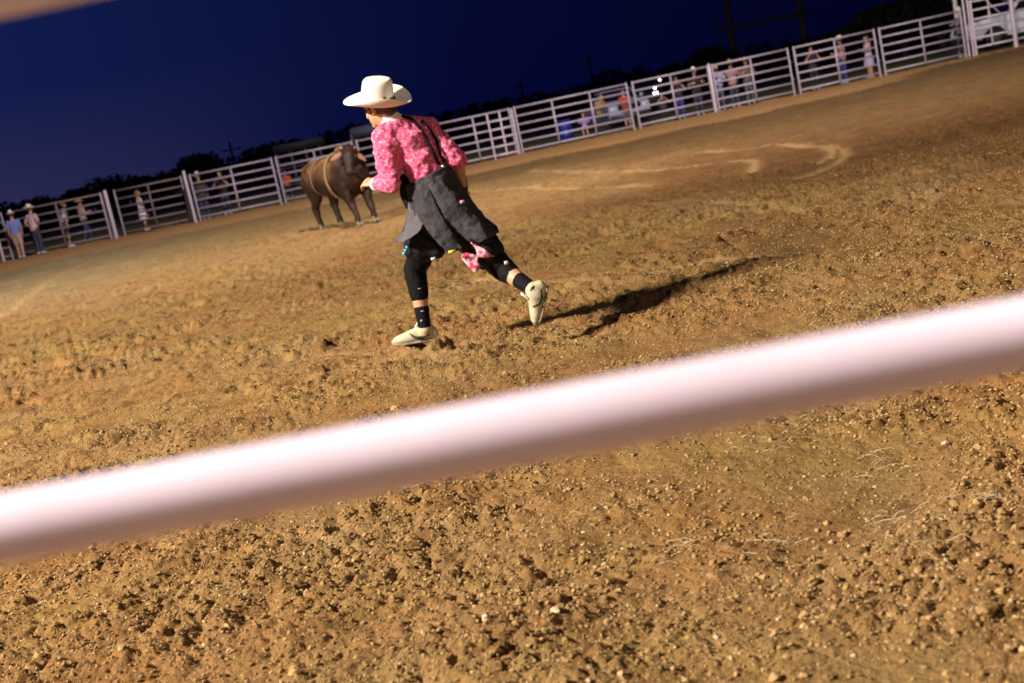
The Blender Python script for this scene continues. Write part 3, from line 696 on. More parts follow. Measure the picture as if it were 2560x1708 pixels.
    # hanging strip with yellow tag
    panel('overalls_flap', [[(1026, 470, -.10), (1042, 462, -.14), (1066, 455, -.145)],
                     [(1030, 505, -.14), (1052, 498, -.18), (1082, 490, -.19)],
                     [(1046, 548, -.18), (1070, 540, -.22), (1100, 532, -.22)],
                     [(1080, 592, -.22), (1100, 585, -.25), (1126, 574, -.24)],
                     [(1118, 630, -.24), (1134, 632, -.26), (1156, 621, -.25)]], M_den)
    M_den2 = mat('pale_denim', (.075, .066, .075), .85, spec=.2, noise=(9, (.11, .10, .11), .25), bump=(220, .3, .002))
    panel('overalls_flap', [[(1024, 500, -.02), (1036, 500, -.10), (1052, 505, -.16)],
                     [(1020, 535, .02), (1034, 540, -.08), (1056, 545, -.16)],
                     [(1013, 570, .04), (1030, 572, -.06), (1054, 575, -.15)],
                     [(989, 604, .04), (1006, 612, -.03), (1030, 592, -.09)]], M_den2)
    # far side of the skirted overalls
    panel('overalls_flap', [[(1128, 432, .05), (1085, 450, .16), (1034, 468, .12)], [(1175, 500, .08), (1105, 520, .24), (1026, 520, .16)], [(1225, 560, .05), (1120, 585, .3), (1000, 590, .18)]], M_den)
    # waist harness at the front
    bm = bmesh.new(); loft(bm, [Q(1016, 452, .05), Q(1022, 480, .05), Q(1030, 505, .04)], [.05, .06, .055], rightv); o = bm_obj('waist_padding', bm, M_black, root); fuse(fin(o), .008, 3, [(.03, .01)])
    # pink cloth hanging from the pocket
    M_bd = mat('pink_plaid', (.55, .03, .10), .8, noise=(30, (.82, .55, .66), .08))
    panel('bandana', [[(1176, 606, -.22), (1196, 612, -.23), (1210, 626, -.23)], [(1192, 622, -.25), (1212, 626, -.25), (1224, 634, -.24)], [(1192, 644, -.24), (1218, 644, -.24), (1234, 640, -.22)]], M_bd, .03, .004)
    panel('bandana', [[(1160, 632, -.22), (1180, 634, -.25), (1194, 640, -.23)], [(1150, 640, -.24), (1174, 648, -.26), (1196, 654, -.25)], [(1166, 660, -.24), (1184, 666, -.26), (1200, 668, -.25)], [(1182, 678, -.23), (1188, 680, -.25), (1196, 676, -.24)]], M_bd, .03, .004)
    # straps, clips, patches laid onto the shirt
    def on(bvh, x, y, off):
        d = ray(x, y).normalized(); h = bvh.ray_cast(CAM, d)
        return (h[0] - d * off) if h[0] else Q(x, y, -.12)
    def strap(name, pts, w, mtl, off=.020):
        rows = []
        for i, (x, y) in enumerate(pts):
            a_ = pts[max(i - 1, 0)]; b_ = pts[min(i + 1, len(pts) - 1)]; dx, dy = b_[0] - a_[0], b_[1] - a_[1]; l = math.hypot(dx, dy); nx, ny = -dy / l * w / 2, dx / l * w / 2
            p = on(shirt_bvh, x, y, off); q0 = ray(x + nx, y + ny); q1 = ray(x - nx, y - ny)
            rows.append([CAM + q0 * (p.y / q0.y), CAM + q1 * (p.y / q1.y)])
        o = sheet(rows, .005, name, mtl, root, 0); return fin(o)
    def lin(pts, n=5):
        out = []
        for (a, b), (c, d) in zip(pts[:-1], pts[1:]):
            for k in range(n): out.append((a + (c - a) * k / n, b + (d - b) * k / n))
        return out + [pts[-1]]
    M_strap = mat('strap_webbing', (.006, .006, .007), .9, spec=.1)
    strap('suspender', lin([(1004, 290), (1028, 296), (1048, 318), (1066, 345), (1082, 378), (1098, 412)]), 8, M_strap, .012)
    strap('suspender', lin([(1054, 300), (1074, 322), (1092, 352), (1100, 385), (1112, 410)]), 6, M_strap, .012)
    bm = bmesh.new(); box(bm, Q(1108, 416, -.17), (.022, .008, .016), None, .002); fin(bm_obj('suspender_clip', bm, mat('clip_metal', (.75, .7, .6), .3, .8), root))
    def patch(name, c, s, mtl):
        bm = bmesh.new(); rt = frame(-F, U0); box(bm, c, (.006, *s), rt, .002); fin(bm_obj(name, bm, mtl, root))
    patch('pocket_label', Q(1156, 505, -.215), (.032, .022), mat('label_red', (.36, .16, .17), .6)); patch('pocket_label', Q(1156, 505, -.222), (.020, .010), mat('label_grey', (.40, .36, .38), .6))
    patch('yellow_tag', Q(1130, 629, -.285), (.045, .016), mat('yellow_tag', (.70, .55, .03), .6))
    patch('knee_logo', Q(1266, 657, -.235), (.026, .022), mat('knee_logo', (.66, .40, .34), .6)); patch('knee_logo', Q(1049, 722, .10), (.026, .007), mat('olive_logo', (.28, .22, .08), .6))
    patch('sock_logo', Q(1056, 778, .11), (.022, .007), mat('lilac_logo', (.42, .36, .62), .6)); patch('sock_logo', Q(1054, 802, .115), (.018, .012), mat('grey_logo', (.30, .30, .30), .6))
    Mb = mat('blue_logo', (.10, .38, .68), .6)
    for k, (x, y) in enumerate(((1018, 618), (1014, 626), (1010, 634))): patch('shorts_logo', Q(x, y, .05), (.022, .018), Mb)
    patch('shorts_logo', Q(1084, 647, -.03), (.034, .016), mat('white_logo', (.68, .66, .78), .6))
    patch('sleeve_badge', Q(951, 395, -.19), (.03, .005), M_black)
runner()
# ------------------------------------------------------------------ the bull
def bull():
    P0 = Vector((-2.62, 22.75, 0)); P0.z = tz(P0.x, P0.y) - .005
    root = empty('bull', P0, 'brown bull with rope and flank strap turning near the far fence', 'bull', rz=math.atan2(-.80, .60))
    M_b = bpy.data.materials.new('bull_hide'); M_b.use_nodes = True; nt = M_b.node_tree; b = nt.nodes['Principled BSDF']
    b.inputs['Roughness'].default_value = .6; b.inputs['Specular IOR Level'].default_value = .25
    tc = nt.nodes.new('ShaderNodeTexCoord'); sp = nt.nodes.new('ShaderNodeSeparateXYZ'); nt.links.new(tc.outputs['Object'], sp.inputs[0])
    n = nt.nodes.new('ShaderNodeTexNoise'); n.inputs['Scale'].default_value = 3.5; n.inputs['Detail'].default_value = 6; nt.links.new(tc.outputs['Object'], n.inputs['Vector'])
    mr = nt.nodes.new('ShaderNodeMapRange'); mr.inputs['From Min'].default_value = .85; mr.inputs['From Max'].default_value = 1.35; nt.links.new(sp.outputs['Z'], mr.inputs['Value'])  # lit back and shaded belly and front put into the hide colour
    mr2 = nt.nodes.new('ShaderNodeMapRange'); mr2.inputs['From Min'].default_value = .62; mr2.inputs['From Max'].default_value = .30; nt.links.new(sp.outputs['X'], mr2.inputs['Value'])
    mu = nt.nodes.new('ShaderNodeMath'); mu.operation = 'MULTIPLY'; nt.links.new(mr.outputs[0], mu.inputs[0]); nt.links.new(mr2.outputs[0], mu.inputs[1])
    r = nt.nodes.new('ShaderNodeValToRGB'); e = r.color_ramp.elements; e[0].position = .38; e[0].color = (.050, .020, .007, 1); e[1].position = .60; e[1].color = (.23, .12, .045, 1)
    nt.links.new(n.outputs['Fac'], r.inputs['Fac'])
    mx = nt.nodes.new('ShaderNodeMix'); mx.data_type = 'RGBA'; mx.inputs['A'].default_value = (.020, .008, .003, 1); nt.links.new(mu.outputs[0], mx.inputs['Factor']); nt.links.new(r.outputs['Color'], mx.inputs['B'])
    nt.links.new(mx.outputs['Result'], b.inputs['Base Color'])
    bm = bmesh.new(); H = (0, 1, 0)
    loft(bm, [(-1.02, 0, 1.00), (-.88, 0, 1.04), (-.62, 0, 1.06), (-.3, 0, .99), (.05, 0, .96), (.35, 0, .97), (.6, 0, 1.0), (.74, 0, 1.02)],
         [(.16, .22), (.26, .29), (.31, .33), (.33, .36), (.37, .42), (.35, .45), (.30, .42), (.22, .32)], H, 22)
    ball(bm, (.40, 0, 1.36), (.26, .14, .17)); ball(bm, (-.78, 0, 1.25), (.18, .16, .07))
    loft(bm, [(.5, 0, 1.12), (.74, .0, 1.22), (.84, -.12, 1.33)], [(.24, .34), (.20, .27), (.15, .19)], H, 16)
    loft(bm, [(.62, 0, .78), (.8, 0, .92), (.92, -.02, 1.08)], [(.05, .14), (.045, .12), (.035, .1)], H, 10)      # dewlap
    hf = Vector((.48, -.40, -.78)); hc = Vector((.84, -.15, 1.38))
    Fh = frame(hf, (.6, -.1, .8)); 
    def LH(x, y, z): return hc + Fh @ Vector((x, y, z))
    loft(bm, [LH(-.02, 0, 0), LH(.12, 0, .01), LH(.27, 0, 0), LH(.39, 0, -.005), LH(.45, 0, -.01)], [(.15, .13), (.145, .135), (.105, .11), (.088, .09), (.092, .08)], Fh @ Vector((0, 1, 0)), 16)
    loft(bm, [LH(.1, 0, -.1), LH(.3, 0, -.09), LH(.40, 0, -.07)], [(.09, .06), (.07, .05), (.06, .04)], Fh @ Vector((0, 1, 0)), 12)
    for s in (1, -1): ball(bm, LH(.14, s * .115, .055), (.035, .03, .03))
    for s, dx, kx in ((1, .12, .03), (-1, .16, -.02)):       # front legs
        x = .52 + kx
        loft(bm, [(x, s * .19, .98), (x + .03, s * .20, .72), (x + .06 + dx * .4, s * .18, .43), (x + .05 + dx, s * .18, .22), (x + .06 + dx, s * .18, .11)], [(.14, .24), (.115, .17), (.075, .09), (.05, .06), (.055, .06)], H, 14)
    for s, dx in ((1, .26), (-1, .10)):                     # hind legs
        loft(bm, [(-.74, s * .16, 1.0), (-.62, s * .19, .78), (-.72 + dx * .5, s * .18, .58), (-.88 + dx, s * .17, .44), (-.82 + dx, s * .17, .22), (-.78 + dx, s * .17, .11)], [(.18, .30), (.15, .24), (.095, .14), (.065, .095), (.05, .06), (.055, .06)], H, 14)
    ball(bm, (-.30, 0, .62), (.16, .07, .08))
    ball(bm, LH(-.02, 0, .07), (.07, .10, .06), Fh)
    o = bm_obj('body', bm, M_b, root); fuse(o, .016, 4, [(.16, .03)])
    M_hoof = mat('hoof', (.14, .11, .08), .7)
    for s, x in ((1, .73), (-1, .72), (1, -.51), (-1, -.67)):
        bm = bmesh.new()
        for q in (-.028, .028): loft(bm, [(x - .01, s * .175 + q, .12), (x + .03, s * .175 + q, .02)], [(.028, .045), (.034, .06)], H, 10, False)
        bm_obj('hoof', bm, M_hoof, root, False)
    M_ear = mat('ear', (.20, .09, .055), .7); M_horn = mat('horn', (.16, .10, .06), .5)
    for s in (1, -1):
        bm = bmesh.new(); loft(bm, [LH(.05, s * .12, .03), LH(.10, s * .22, .0), LH(.17, s * .31, -.03)], [(.035, .016), (.065, .018), (.025, .012)], Fh @ Vector((1, 0, 0)), 10); bm_obj('ear', bm, M_ear, root)
        bm = bmesh.new(); loft(bm, [LH(-.03, s * .10, .05), LH(-.05, s * .13, .06)], [.034, .026], (1, 0, 0), 10); bm_obj('horn', bm, M_horn, root)
        bm = bmesh.new(); ball(bm, LH(.14, s * .135, .062), .018); bm_obj('eye', bm, bpy.data.materials['eye'], root)
    bm = bmesh.new(); ball(bm, LH(.46, 0, 0), (.045, .085, .06), Fh); bm_obj('muzzle', bm, mat('muzzle', (.34, .23, .19), .45), root)
    def hoop(name, x, w, h, cz, thick, mtl, lean=0):
        bm = bmesh.new(); n = 30; A = [[] for _ in range(4)]
        for k in range(n):
            a_ = 2 * math.pi * k / n; xx = x + lean * math.sin(a_)
            for j, (dx, e_) in enumerate(((-thick, .006), (thick, .006), (thick, .026), (-thick, .026))):
                A[j].append(bm.verts.new((xx + dx, (w + e_) * math.cos(a_), cz + (h + e_) * math.sin(a_))))
        for j in range(4):
            for k in range(n): bm.faces.new((A[j][k], A[j][(k + 1) % n], A[(j + 1) % 4][(k + 1) % n], A[(j + 1) % 4][k]))
        return bm_obj(name, bm, mtl, root)
    M_rope = mat('rope', (.20, .125, .055), .8, bump=(60, .8, .01))
    hoop('flank_strap', -.40, .325, .35, 1.01, .022, mat('strap', (.13, .08, .05), .7), .05)
    hoop('bull_rope', .22, .365, .445, .965, .034, M_rope, -.04)
    bm = bmesh.new(); loft(bm, [(-1.06, 0, 1.12), (-1.16, 0, .95), (-1.17, .02, .7), (-1.14, .03, .52)], [.04, .028, .02, .015], H, 10); ball(bm, (-1.14, .03, .42), (.04, .04, .12)); bm_obj('tail', bm, M_b, root)
bull()
# ------------------------------------------------------------------ spectators
MC = {}
def cm(name, c, r=.8, noise=None):
    if name not in MC: MC[name] = mat(name, c, r, noise=noise)
    return MC[name]
def spectator(bx, by, Y, face, label, h=1.75, arms='down', shirt=('shirt_white', (.6, .6, .62)), legs=('jeans', (.05, .07, .14)), short=False, dress=False,
              hat=None, hair=(.05, .03, .02), sleeves='short', stride=0.0, lean=0.0, shoes=(.5, .5, .5), group=None, seated=False, z=None, pat=None):
    p = px(bx, by, Y); z0 = tz(p.x, Y) if z is None else z
    root = empty('person', (p.x, Y, z0), label, 'person', group, rz=rad(face)); s = h / 1.75
    root.scale = (s, s, s)
    vx = .016
    bm = bmesh.new(); st = stride
    drop = .42 if seated else 0
    hipz = .92 - drop
    anks = [(st * .9, .10, .07), (-st * .9, -.10, .07)]; kns = [(st * .6 + .03, .10, .49), (-st * .3 + .03, -.10, .49)]
    if seated: anks = [(.42, .11, .07), (.38, -.11, .07)]; kns = [(.44, .12, .48), (.42, -.12, .48)]
    hips = [(0, .085, hipz), (0, -.085, hipz)]
    ch = Vector((lean * .5, 0, 1.28 - drop)); nk = Vector((lean * .75, 0, 1.47 - drop)); hd = Vector((lean * .95 + .01, 0, 1.625 - drop))
    for a, k, hp in zip(anks, kns, hips):
        loft(bm, [hp, Vector(hp).lerp(Vector(k), .5), k], [.088, .075, .056], (1, 0, 0), 10); loft(bm, [k, Vector(k).lerp(Vector(a), .35), a], [.054, .055, .036], (1, 0, 0), 10)
        loft(bm, [a, (a[0] + .13, a[1], .035)], [.035, .028], (0, 0, 1), 8)
    loft(bm, [(0, 0, hipz), (lean * .25, 0, hipz + .18), tuple(ch), (ch.x, 0, 1.40 - drop)], [(.15, .11), (.13, .10), (.165, .115), (.13, .08)], (0, 1, 0), 14)
    loft(bm, [(nk.x, 0, 1.38 - drop), tuple(hd)], [.056, .052], (0, 1, 0), 10)
    Lh, Fm = add_head(bm, hd, (1, 0, -.05), (0, 0, 1), 1.0)
    sh = [Vector((ch.x, sy * .185, 1.40 - drop)) for sy in (1, -1)]; el, wr = [], []
    for i, sy in enumerate((1, -1)):
        S0 = sh[i]
        if arms == 'down': e_ = S0 + Vector((-.03, sy * .05, -.29)); w_ = e_ + Vector((.06, -sy * .01, -.25))
        elif arms == 'rail': e_ = S0 + Vector((.14, sy * .12, -.20)); w_ = e_ + Vector((.20, -sy * .10, .02))
        elif arms == 'phone': e_ = S0 + Vector((.14, sy * .10, -.20)); w_ = e_ + Vector((.10, -sy * .14, .21))
        elif arms == 'hold': e_ = S0 + Vector((.04, sy * .05, -.28)); w_ = e_ + Vector((.22, -sy * .05, .06))
        elif arms == 'hips': e_ = S0 + Vector((-.05, sy * .17, -.24)); w_ = e_ + Vector((.06, -sy * .16, -.16))
        el.append(e_); wr.append(w_)
        loft(bm, [S0, S0.lerp(e_, .5), e_], [.052, .045, .038], (1, 0, 0), 10); loft(bm, [e_, e_.lerp(w_, .4), w_], [.038, .037, .025], (1, 0, 0), 10)
        dv = (w_ - e_).normalized(); add_hand(bm, w_, dv, Vector((0, -sy, 0)) if abs(dv.y) < .7 else Vector((1, 0, 0)), Vector((.3, 0, 1)) if abs(dv.z) < .8 else Vector((1, 0, 0)), .5, .95)
    o = bm_obj('body', bm, M_skin, root); fuse(o, .013, 2)
    sm = cm(*shirt, noise=pat)
    bm = bmesh.new()
    if dress:
        loft(bm, [(ch.x, 0, 1.40 - drop), tuple(ch), (lean * .25, 0, hipz + .16), (0, 0, hipz - .05), (.02, 0, hipz - .30), (.02, 0, hipz - .42)], [(.13, .09), (.175, .13), (.145, .12), (.19, .16), (.24, .20), (.26, .22)], (0, 1, 0), 18, False)
        o = bm_obj('dress', bm, sm, root); fuse(o, .022, 2, [(.08, .03)])
    else:
        loft(bm, [(nk.x, 0, 1.43 - drop), (ch.x, 0, 1.38 - drop), tuple(ch), (lean * .25, 0, hipz + .18), (0, 0, hipz + .0)], [(.08, .07), (.19, .11), (.195, .14), (.17, .135), (.175, .14)], (0, 1, 0), 16)
        for S0, e_, w_ in zip(sh, el, wr):
            if sleeves == 'short': loft(bm, [S0, S0.lerp(e_, .75)], [.074, .066], (1, 0, 0), 10)
            elif sleeves == 'long': loft(bm, [S0, S0.lerp(e_, .5), e_], [.07, .062, .055], (1, 0, 0), 10); loft(bm, [e_, e_.lerp(w_, .9)], [.054, .042], (1, 0, 0), 10)
        o = bm_obj('shirt', bm, sm, root); fuse(o, .02, 2, [(.07, .025)])
        bm = bmesh.new(); lm = cm(*legs)
        loft(bm, [(0, 0, hipz + .08), (0, 0, hipz - .03)], [(.155, .12), (.165, .13)], (0, 1, 0), 14)
        for a, k, hp in zip(anks, kns, hips):
            a, k, hp = Vector(a), Vector(k), Vector(hp)
            if short: loft(bm, [hp, hp.lerp(k, .85)], [.11, .095], (1, 0, 0), 10)
            else: loft(bm, [hp, hp.lerp(k, .5), k], [.105, .09, .076], (1, 0, 0), 10); loft(bm, [k, k.lerp(a, .9)], [.072, .062], (1, 0, 0), 10)
        o = bm_obj('shorts' if short else 'trousers', bm, lm, root); fuse(o, .02, 2)
    for a in anks:
        bm = bmesh.new(); loft(bm, [(a[0] - .04, a[1], .045), (a[0] + .05, a[1], .045), (a[0] + .16, a[1], .03)], [(.04, .042), (.046, .042), (.035, .026)], (0, 1, 0), 10); bm_obj('shoe', bm, cm('shoe_%.2f' % shoes[0], shoes), root)
    bm = bmesh.new(); ball(bm, Lh(-.02, 0, .035), (.102, .086, .092), Fm)
    if dress: loft(bm, [Lh(-.08, 0, .02), Lh(-.09, 0, -.1), Lh(-.08, 0, -.22)], [(.075, .04), (.08, .035), (.06, .025)], (0, 1, 0), 12)
    bm_obj('hair', bm, cm('hair_%.3f' % hair[0], hair), root)
    if hat == 'cap':
        bm = bmesh.new(); ball(bm, Lh(-.012, 0, .045), (.108, .092, .088), Fm); loft(bm, [Lh(.07, 0, .055), Lh(.16, 0, .04)], [(.075, .008), (.055, .006)], (0, 1, 0), 12); bm_obj('cap', bm, cm('cap_cream', (.62, .56, .42)), root)
    elif hat: cowboy_hat('hat', root, hd + Vector((-.008, 0, .062)), (1, 0, -.05), (0, 0, 1), cm(*hat), cm('band_brown', (.15, .08, .04)), 1.02)
    return root
straw_h = ('hat_cream', (.74, .68, .54)); tan_h = ('hat_tan', (.52, .33, .13)); gold_h = ('hat_gold', (.50, .30, .08)); white_h = ('hat_white', (.8, .76, .68))
jean = ('jeans', (.035, .055, .14)); dark = ('dark_cloth', (.022, .022, .028)); khaki = ('khaki', (.45, .31, .24)); 
spectator(55, 640, 44.9, 100, 'person in blue shirt, tan shorts and white hat, leftmost by the fence', 1.72, 'down', ('shirt_blue', (.17, .22, .52)), khaki, True, hat=white_h, stride=.18, shoes=(.75, .68, .68))
spectator(104, 636, 45.1, 60, 'person in pale pink patterned shirt and dark jeans with white hat', 1.80, 'hips', ('shirt_pink', (.72, .52, .52)), ('dark_jeans', (.04, .045, .08)), hat=white_h, pat=(14, (.50, .28, .30), .12))
spectator(178, 622, 45.9, 20, 'bare headed person in white shirt and dark shorts with white shoes', 1.72, 'down', ('shirt_pale', (.52, .52, .68)), ('shorts_brown', (.07, .05, .05)), True, lean=.12, shoes=(.74, .68, .72), hair=(.16, .08, .04))
spectator(222, 600, 49.5, 40, 'person in tan plaid shirt and tan hat with blue jeans', 1.70, 'hold', ('shirt_tan', (.66, .50, .36)), jean, hat=tan_h, stride=.24, sleeves='long', pat=(22, (.32, .22, .16), .1))
spectator(368, 580, 47.6, 10, 'girl in short white dress reaching one arm forward', 1.62, 'hold', ('dress_white', (.74, .66, .76)), jean, dress=True, hair=(.26, .13, .06), shoes=(.7, .62, .62))
spectator(520, 548, 46.3, -90, 'dark dressed spectator with white hat behind the rails left of the bull', 1.76, 'down', ('shirt_darkbrown', (.07, .045, .04)), ('dark_jeans', (.04, .045, .08)), hat=straw_h, sleeves='long')
spectator(574, 540, 46.5, -100, 'dark dressed spectator with both hands raised to the face', 1.70, 'phone', ('shirt_black', (.03, .02, .02)), ('dark_jeans', (.04, .045, .08)), hair=(.02, .015, .01))
spectator(722, 478, 55, -80, 'seated spectator in orange shirt seen just left of the bull', 1.6, 'hold', ('shirt_orange', (.55, .10, .02)), dark, seated=True)
spectator(1468, 345, 50.5, -100, 'small seated child in purple shirt beside the blue barrel', 1.35, 'rail', ('shirt_purple', (.36, .25, .62)), khaki, True, seated=True, hair=(.2, .08, .03))
spectator(1508, 340, 50.0, -60, 'person in mustard shirt bending forward behind the long panel', 1.62, 'hold', ('shirt_mustard', (.34, .22, .08)), dark, lean=.35, hair=(.12, .05, .02))
spectator(1575, 330, 49.4, -120, 'person in orange red shirt left of the paired fence posts', 1.58, 'hold', ('shirt_red', (.42, .06, .03)), ('shorts_grey', (.12, .10, .14)), True, hair=(.14, .07, .03))
spectator(1665, 305, 50.0, -90, 'person in dark clothes sitting below the headlights', 1.55, 'phone', ('shirt_dark', (.05, .03, .04)), dark, seated=True, hair=(.02, .015, .01))
spectator(1706, 298, 45.95, -95, 'spectator with elbows raised holding hands at the face, blue jeans', 1.64, 'phone', ('shirt_dark', (.05, .03, .04)), ('blue_jeans', (.04, .06, .24)), hair=(.03, .02, .02))
spectator(1752, 288, 45.95, -88, 'spectator in white hat and black shirt resting arms on the rail', 1.76, 'rail', ('shirt_black', (.03, .02, .02)), ('dark_jeans', (.04, .045, .08)), hat=white_h)
spectator(1806, 276, 45.95, -110, 'spectator in pale cap and light blue shirt beside the bright post', 1.72, 'rail', ('shirt_lightblue', (.42, .42, .70)), ('jeans_grey', (.10, .11, .16)), hat='cap')
spectator(1842, 268, 46.0, 70, 'spectator in gold straw hat and pinkish plaid shirt seen from behind', 1.74, 'phone', ('shirt_plaid', (.50, .31, .28)), ('dark_jeans', (.04, .045, .08)), hat=gold_h, pat=(24, (.30, .18, .17), .1))
spectator(1880, 262, 46.0, -100, 'spectator in brown shirt and brown hat near the middle upright', 1.72, 'rail', ('shirt_brown', (.17, .10, .07)), ('jeans_grey', (.10, .11, .16)), hat=('hat_brown', (.22, .13, .04)))
spectator(2042, 232, 46.4, -90, 'shadowy spectator in black left of the man in jeans', 1.66, 'phone', ('shirt_black', (.03, .02, .02)), dark, hair=(.012, .012, .014))
spectator(2115, 213, 45.95, 130, 'man in tan plaid shirt, blue jeans and cream hat with back to arena', 1.74, 'hold', ('shirt_tanplaid', (.50, .30, .22)), ('blue_jeans', (.04, .06, .24)), hat=straw_h, pat=(24, (.30, .18, .14), .1), sleeves='long')
spectator(2180, 198, 46.1, -170, 'woman in lilac patterned strapless dress with bare shoulders', 1.62, 'hold', ('dress_lilac', (.36, .32, .52)), jean, dress=True, hair=(.07, .03, .02), pat=(34, (.62, .54, .66), .1), shoes=(.55, .42, .36))
spectator(2412, 140, 46.5, -150, 'spectator in navy striped shirt and cream hat beside tall gate posts', 1.82, 'rail', ('shirt_navy', (.09, .08, .20)), dark, hat=straw_h, pat=(20, (.2, .18, .3), .15))
# ================================================================== VEHICLES AND THINGS BEHIND
M_tyre = mat('tyre', (.02, .02, .02), .8); M_rim = mat('rim', (.4, .4, .42), .35, .8); M_glass = mat('car_glass', (.01, .012, .016), .08); M_lamp = mat('lamp_glass', (.7, .7, .7), .15)
M_lit = mat('lit_headlight', (.9, .9, .9), .3, emit=((1, .9, .85), 5)); M_trim = mat('black_trim', (.02, .02, .022), .5)
def prism(bm, prof, y0, y1, inset=0):
    """side profile (x,z) extruded along y"""
    A = [bm.verts.new((x, y0, z)) for x, z in prof]; B = [bm.verts.new((x, y1, z)) for x, z in prof]; n = len(prof)
    bm.faces.new(A); bm.faces.new(B[::-1])
    for k in range(n): bm.faces.new((A[k], B[k], B[(k + 1) % n], A[(k + 1) % n]))
def pickup(loc, rz, paint, label, lit=(), scale=1.0):
    """x forward; length 5.8, width 2"""
    t = empty('pickup_truck', loc, label, 'pickup truck', rz=rz); t.scale = (scale,) * 3
    bm = bmesh.new(); W_ = .98
    def arch(cx, n=9, r=.50, z=.42): return [(cx + r * math.cos(a), z + r * math.sin(a)) for a in [math.pi * k / n for k in range(n + 1)]]
    low = [(2.85, .45)] + arch(1.9)[0:] + arch(-1.75)[0:] + [(-2.8, .5)]
    prof = [(2.9, .5), (2.92, .85), (2.86, 1.08), (2.6, 1.16), (1.3, 1.24), (-.9, 1.24), (-1.0, 1.20), (-2.85, 1.20), (-2.88, .55)] + [(-2.25, .45)] + arch(-1.75)[::-1][1:-1] + [(-1.2, .42), (1.35, .42)] + arch(1.9)[::-1][1:-1] + [(2.45, .42)]
    prism(bm, prof, -W_, W_); bmesh.ops.bevel(bm, geom=[e for e in bm.edges if abs(e.verts[0].co.y - e.verts[1].co.y) < .01], offset=.035, segments=2, affect='EDGES')
    bm_obj('body', bm, paint, t, False)
    bm = bmesh.new()
    A = [(1.30, 1.24), (.62, 1.84), (-.55, 1.86), (-.90, 1.24)]
    V0 = [bm.verts.new((x, -.93 + (.16 if z > 1.5 else 0), z)) for x, z in A]; V1 = [bm.verts.new((x, .93 - (.16 if z > 1.5 else 0), z)) for x, z in A]
    bm.faces.new(V0); bm.faces.new(V1[::-1])
    for k in range(4): bm.faces.new((V0[k], V1[k], V1[(k + 1) % 4], V0[(k + 1) % 4]))
    bmesh.ops.bevel(bm, geom=bm.edges[:], offset=.05, segments=2, affect='EDGES'); cab = bm_obj('cab', bm, paint, t, False)
    # glass
    def quad(name, pts, off, m_, par):
        bm = bmesh.new(); vs = [bm.verts.new(Vector(p)) for p in pts]; bm.faces.new(vs); o = bm_obj(name, bm, m_, par, False)
        so = o.modifiers.new('thickness', 'SOLIDIFY'); so.thickness = .012; so.offset = 0; return o
    quad('windshield', [(1.24, -.82, 1.31), (1.24, .82, 1.31), (.70, .70, 1.79), (.70, -.70, 1.79)], 0, M_glass, t)
    for s in (1, -1):
        quad('side_window', [(1.05, s * .915, 1.30), (.30, s * .915, 1.30), (.30, s * .80, 1.76), (.60, s * .80, 1.76)], 0, M_glass, t)
        quad('side_window', [(.22, s * .915, 1.30), (-.76, s * .915, 1.30), (-.50, s * .80, 1.76), (.22, s * .80, 1.76)], 0, M_glass, t)
        bm = bmesh.new(); box(bm, (1.12, s * 1.12, 1.36), (.10, .18, .22), None, .03); bm_obj('mirror', bm, paint, t)
        bm = bmesh.new(); box(bm, (.02, s * .985, 1.04), (.14, .03, .03), None, .008); bm_obj('door_handle', bm, M_trim, t)
        bm = bmesh.new(); box(bm, (2.86, s * .76, .93), (.10, .34, .2), None, .03); bm_obj('headlight', bm, M_lit if (s in lit) else M_lamp, t)
        for x in (1.9, -1.75):
            bm = bmesh.new(); c = (x, s * .88, .40)
            loft(bm, [(x, s * .99, .40), (x, s * .96, .40), (x, s * .78, .40)], [.375, .40, .40], (1, 0, 0), 28, False); w = bm_obj('wheel', bm, M_tyre, t)
            bm = bmesh.new(); loft(bm, [(x, s * 1.0, .40), (x, s * .985, .40)], [.12, .24], (1, 0, 0), 24, False)
            for k in range(6):
                a = k * math.pi / 3; box(bm, (x + .13 * math.cos(a), s * .997, .40 + .13 * math.sin(a)), (.2, .015, .05), Matrix.Rotation(-a, 3, 'Y'))
            bm_obj('rim', bm, M_rim, w, False)
    bm = bmesh.new(); box(bm, (2.9, 0, .93), (.06, 1.1, .28), None, .02)
    for k in range(4): box(bm, (2.94, 0, .84 + k * .06), (.03, 1.08, .018))
    bm_obj('grille', bm, M_trim, t); bm = bmesh.new(); box(bm, (2.94, 0, .56), (.14, 1.94, .2), None, .04); bm_obj('bumper', bm, mat('chrome', (.6, .6, .6), .2, .9), t)
    return t
M_white = mat('white_paint', (.80, .80, .86), .25, noise=(3, (.74, .74, .80), .2)); M_bluep = mat('pale_blue_paint', (.40, .42, .56), .25); M_darkp = mat('dark_paint', (.03, .02, .025), .25)
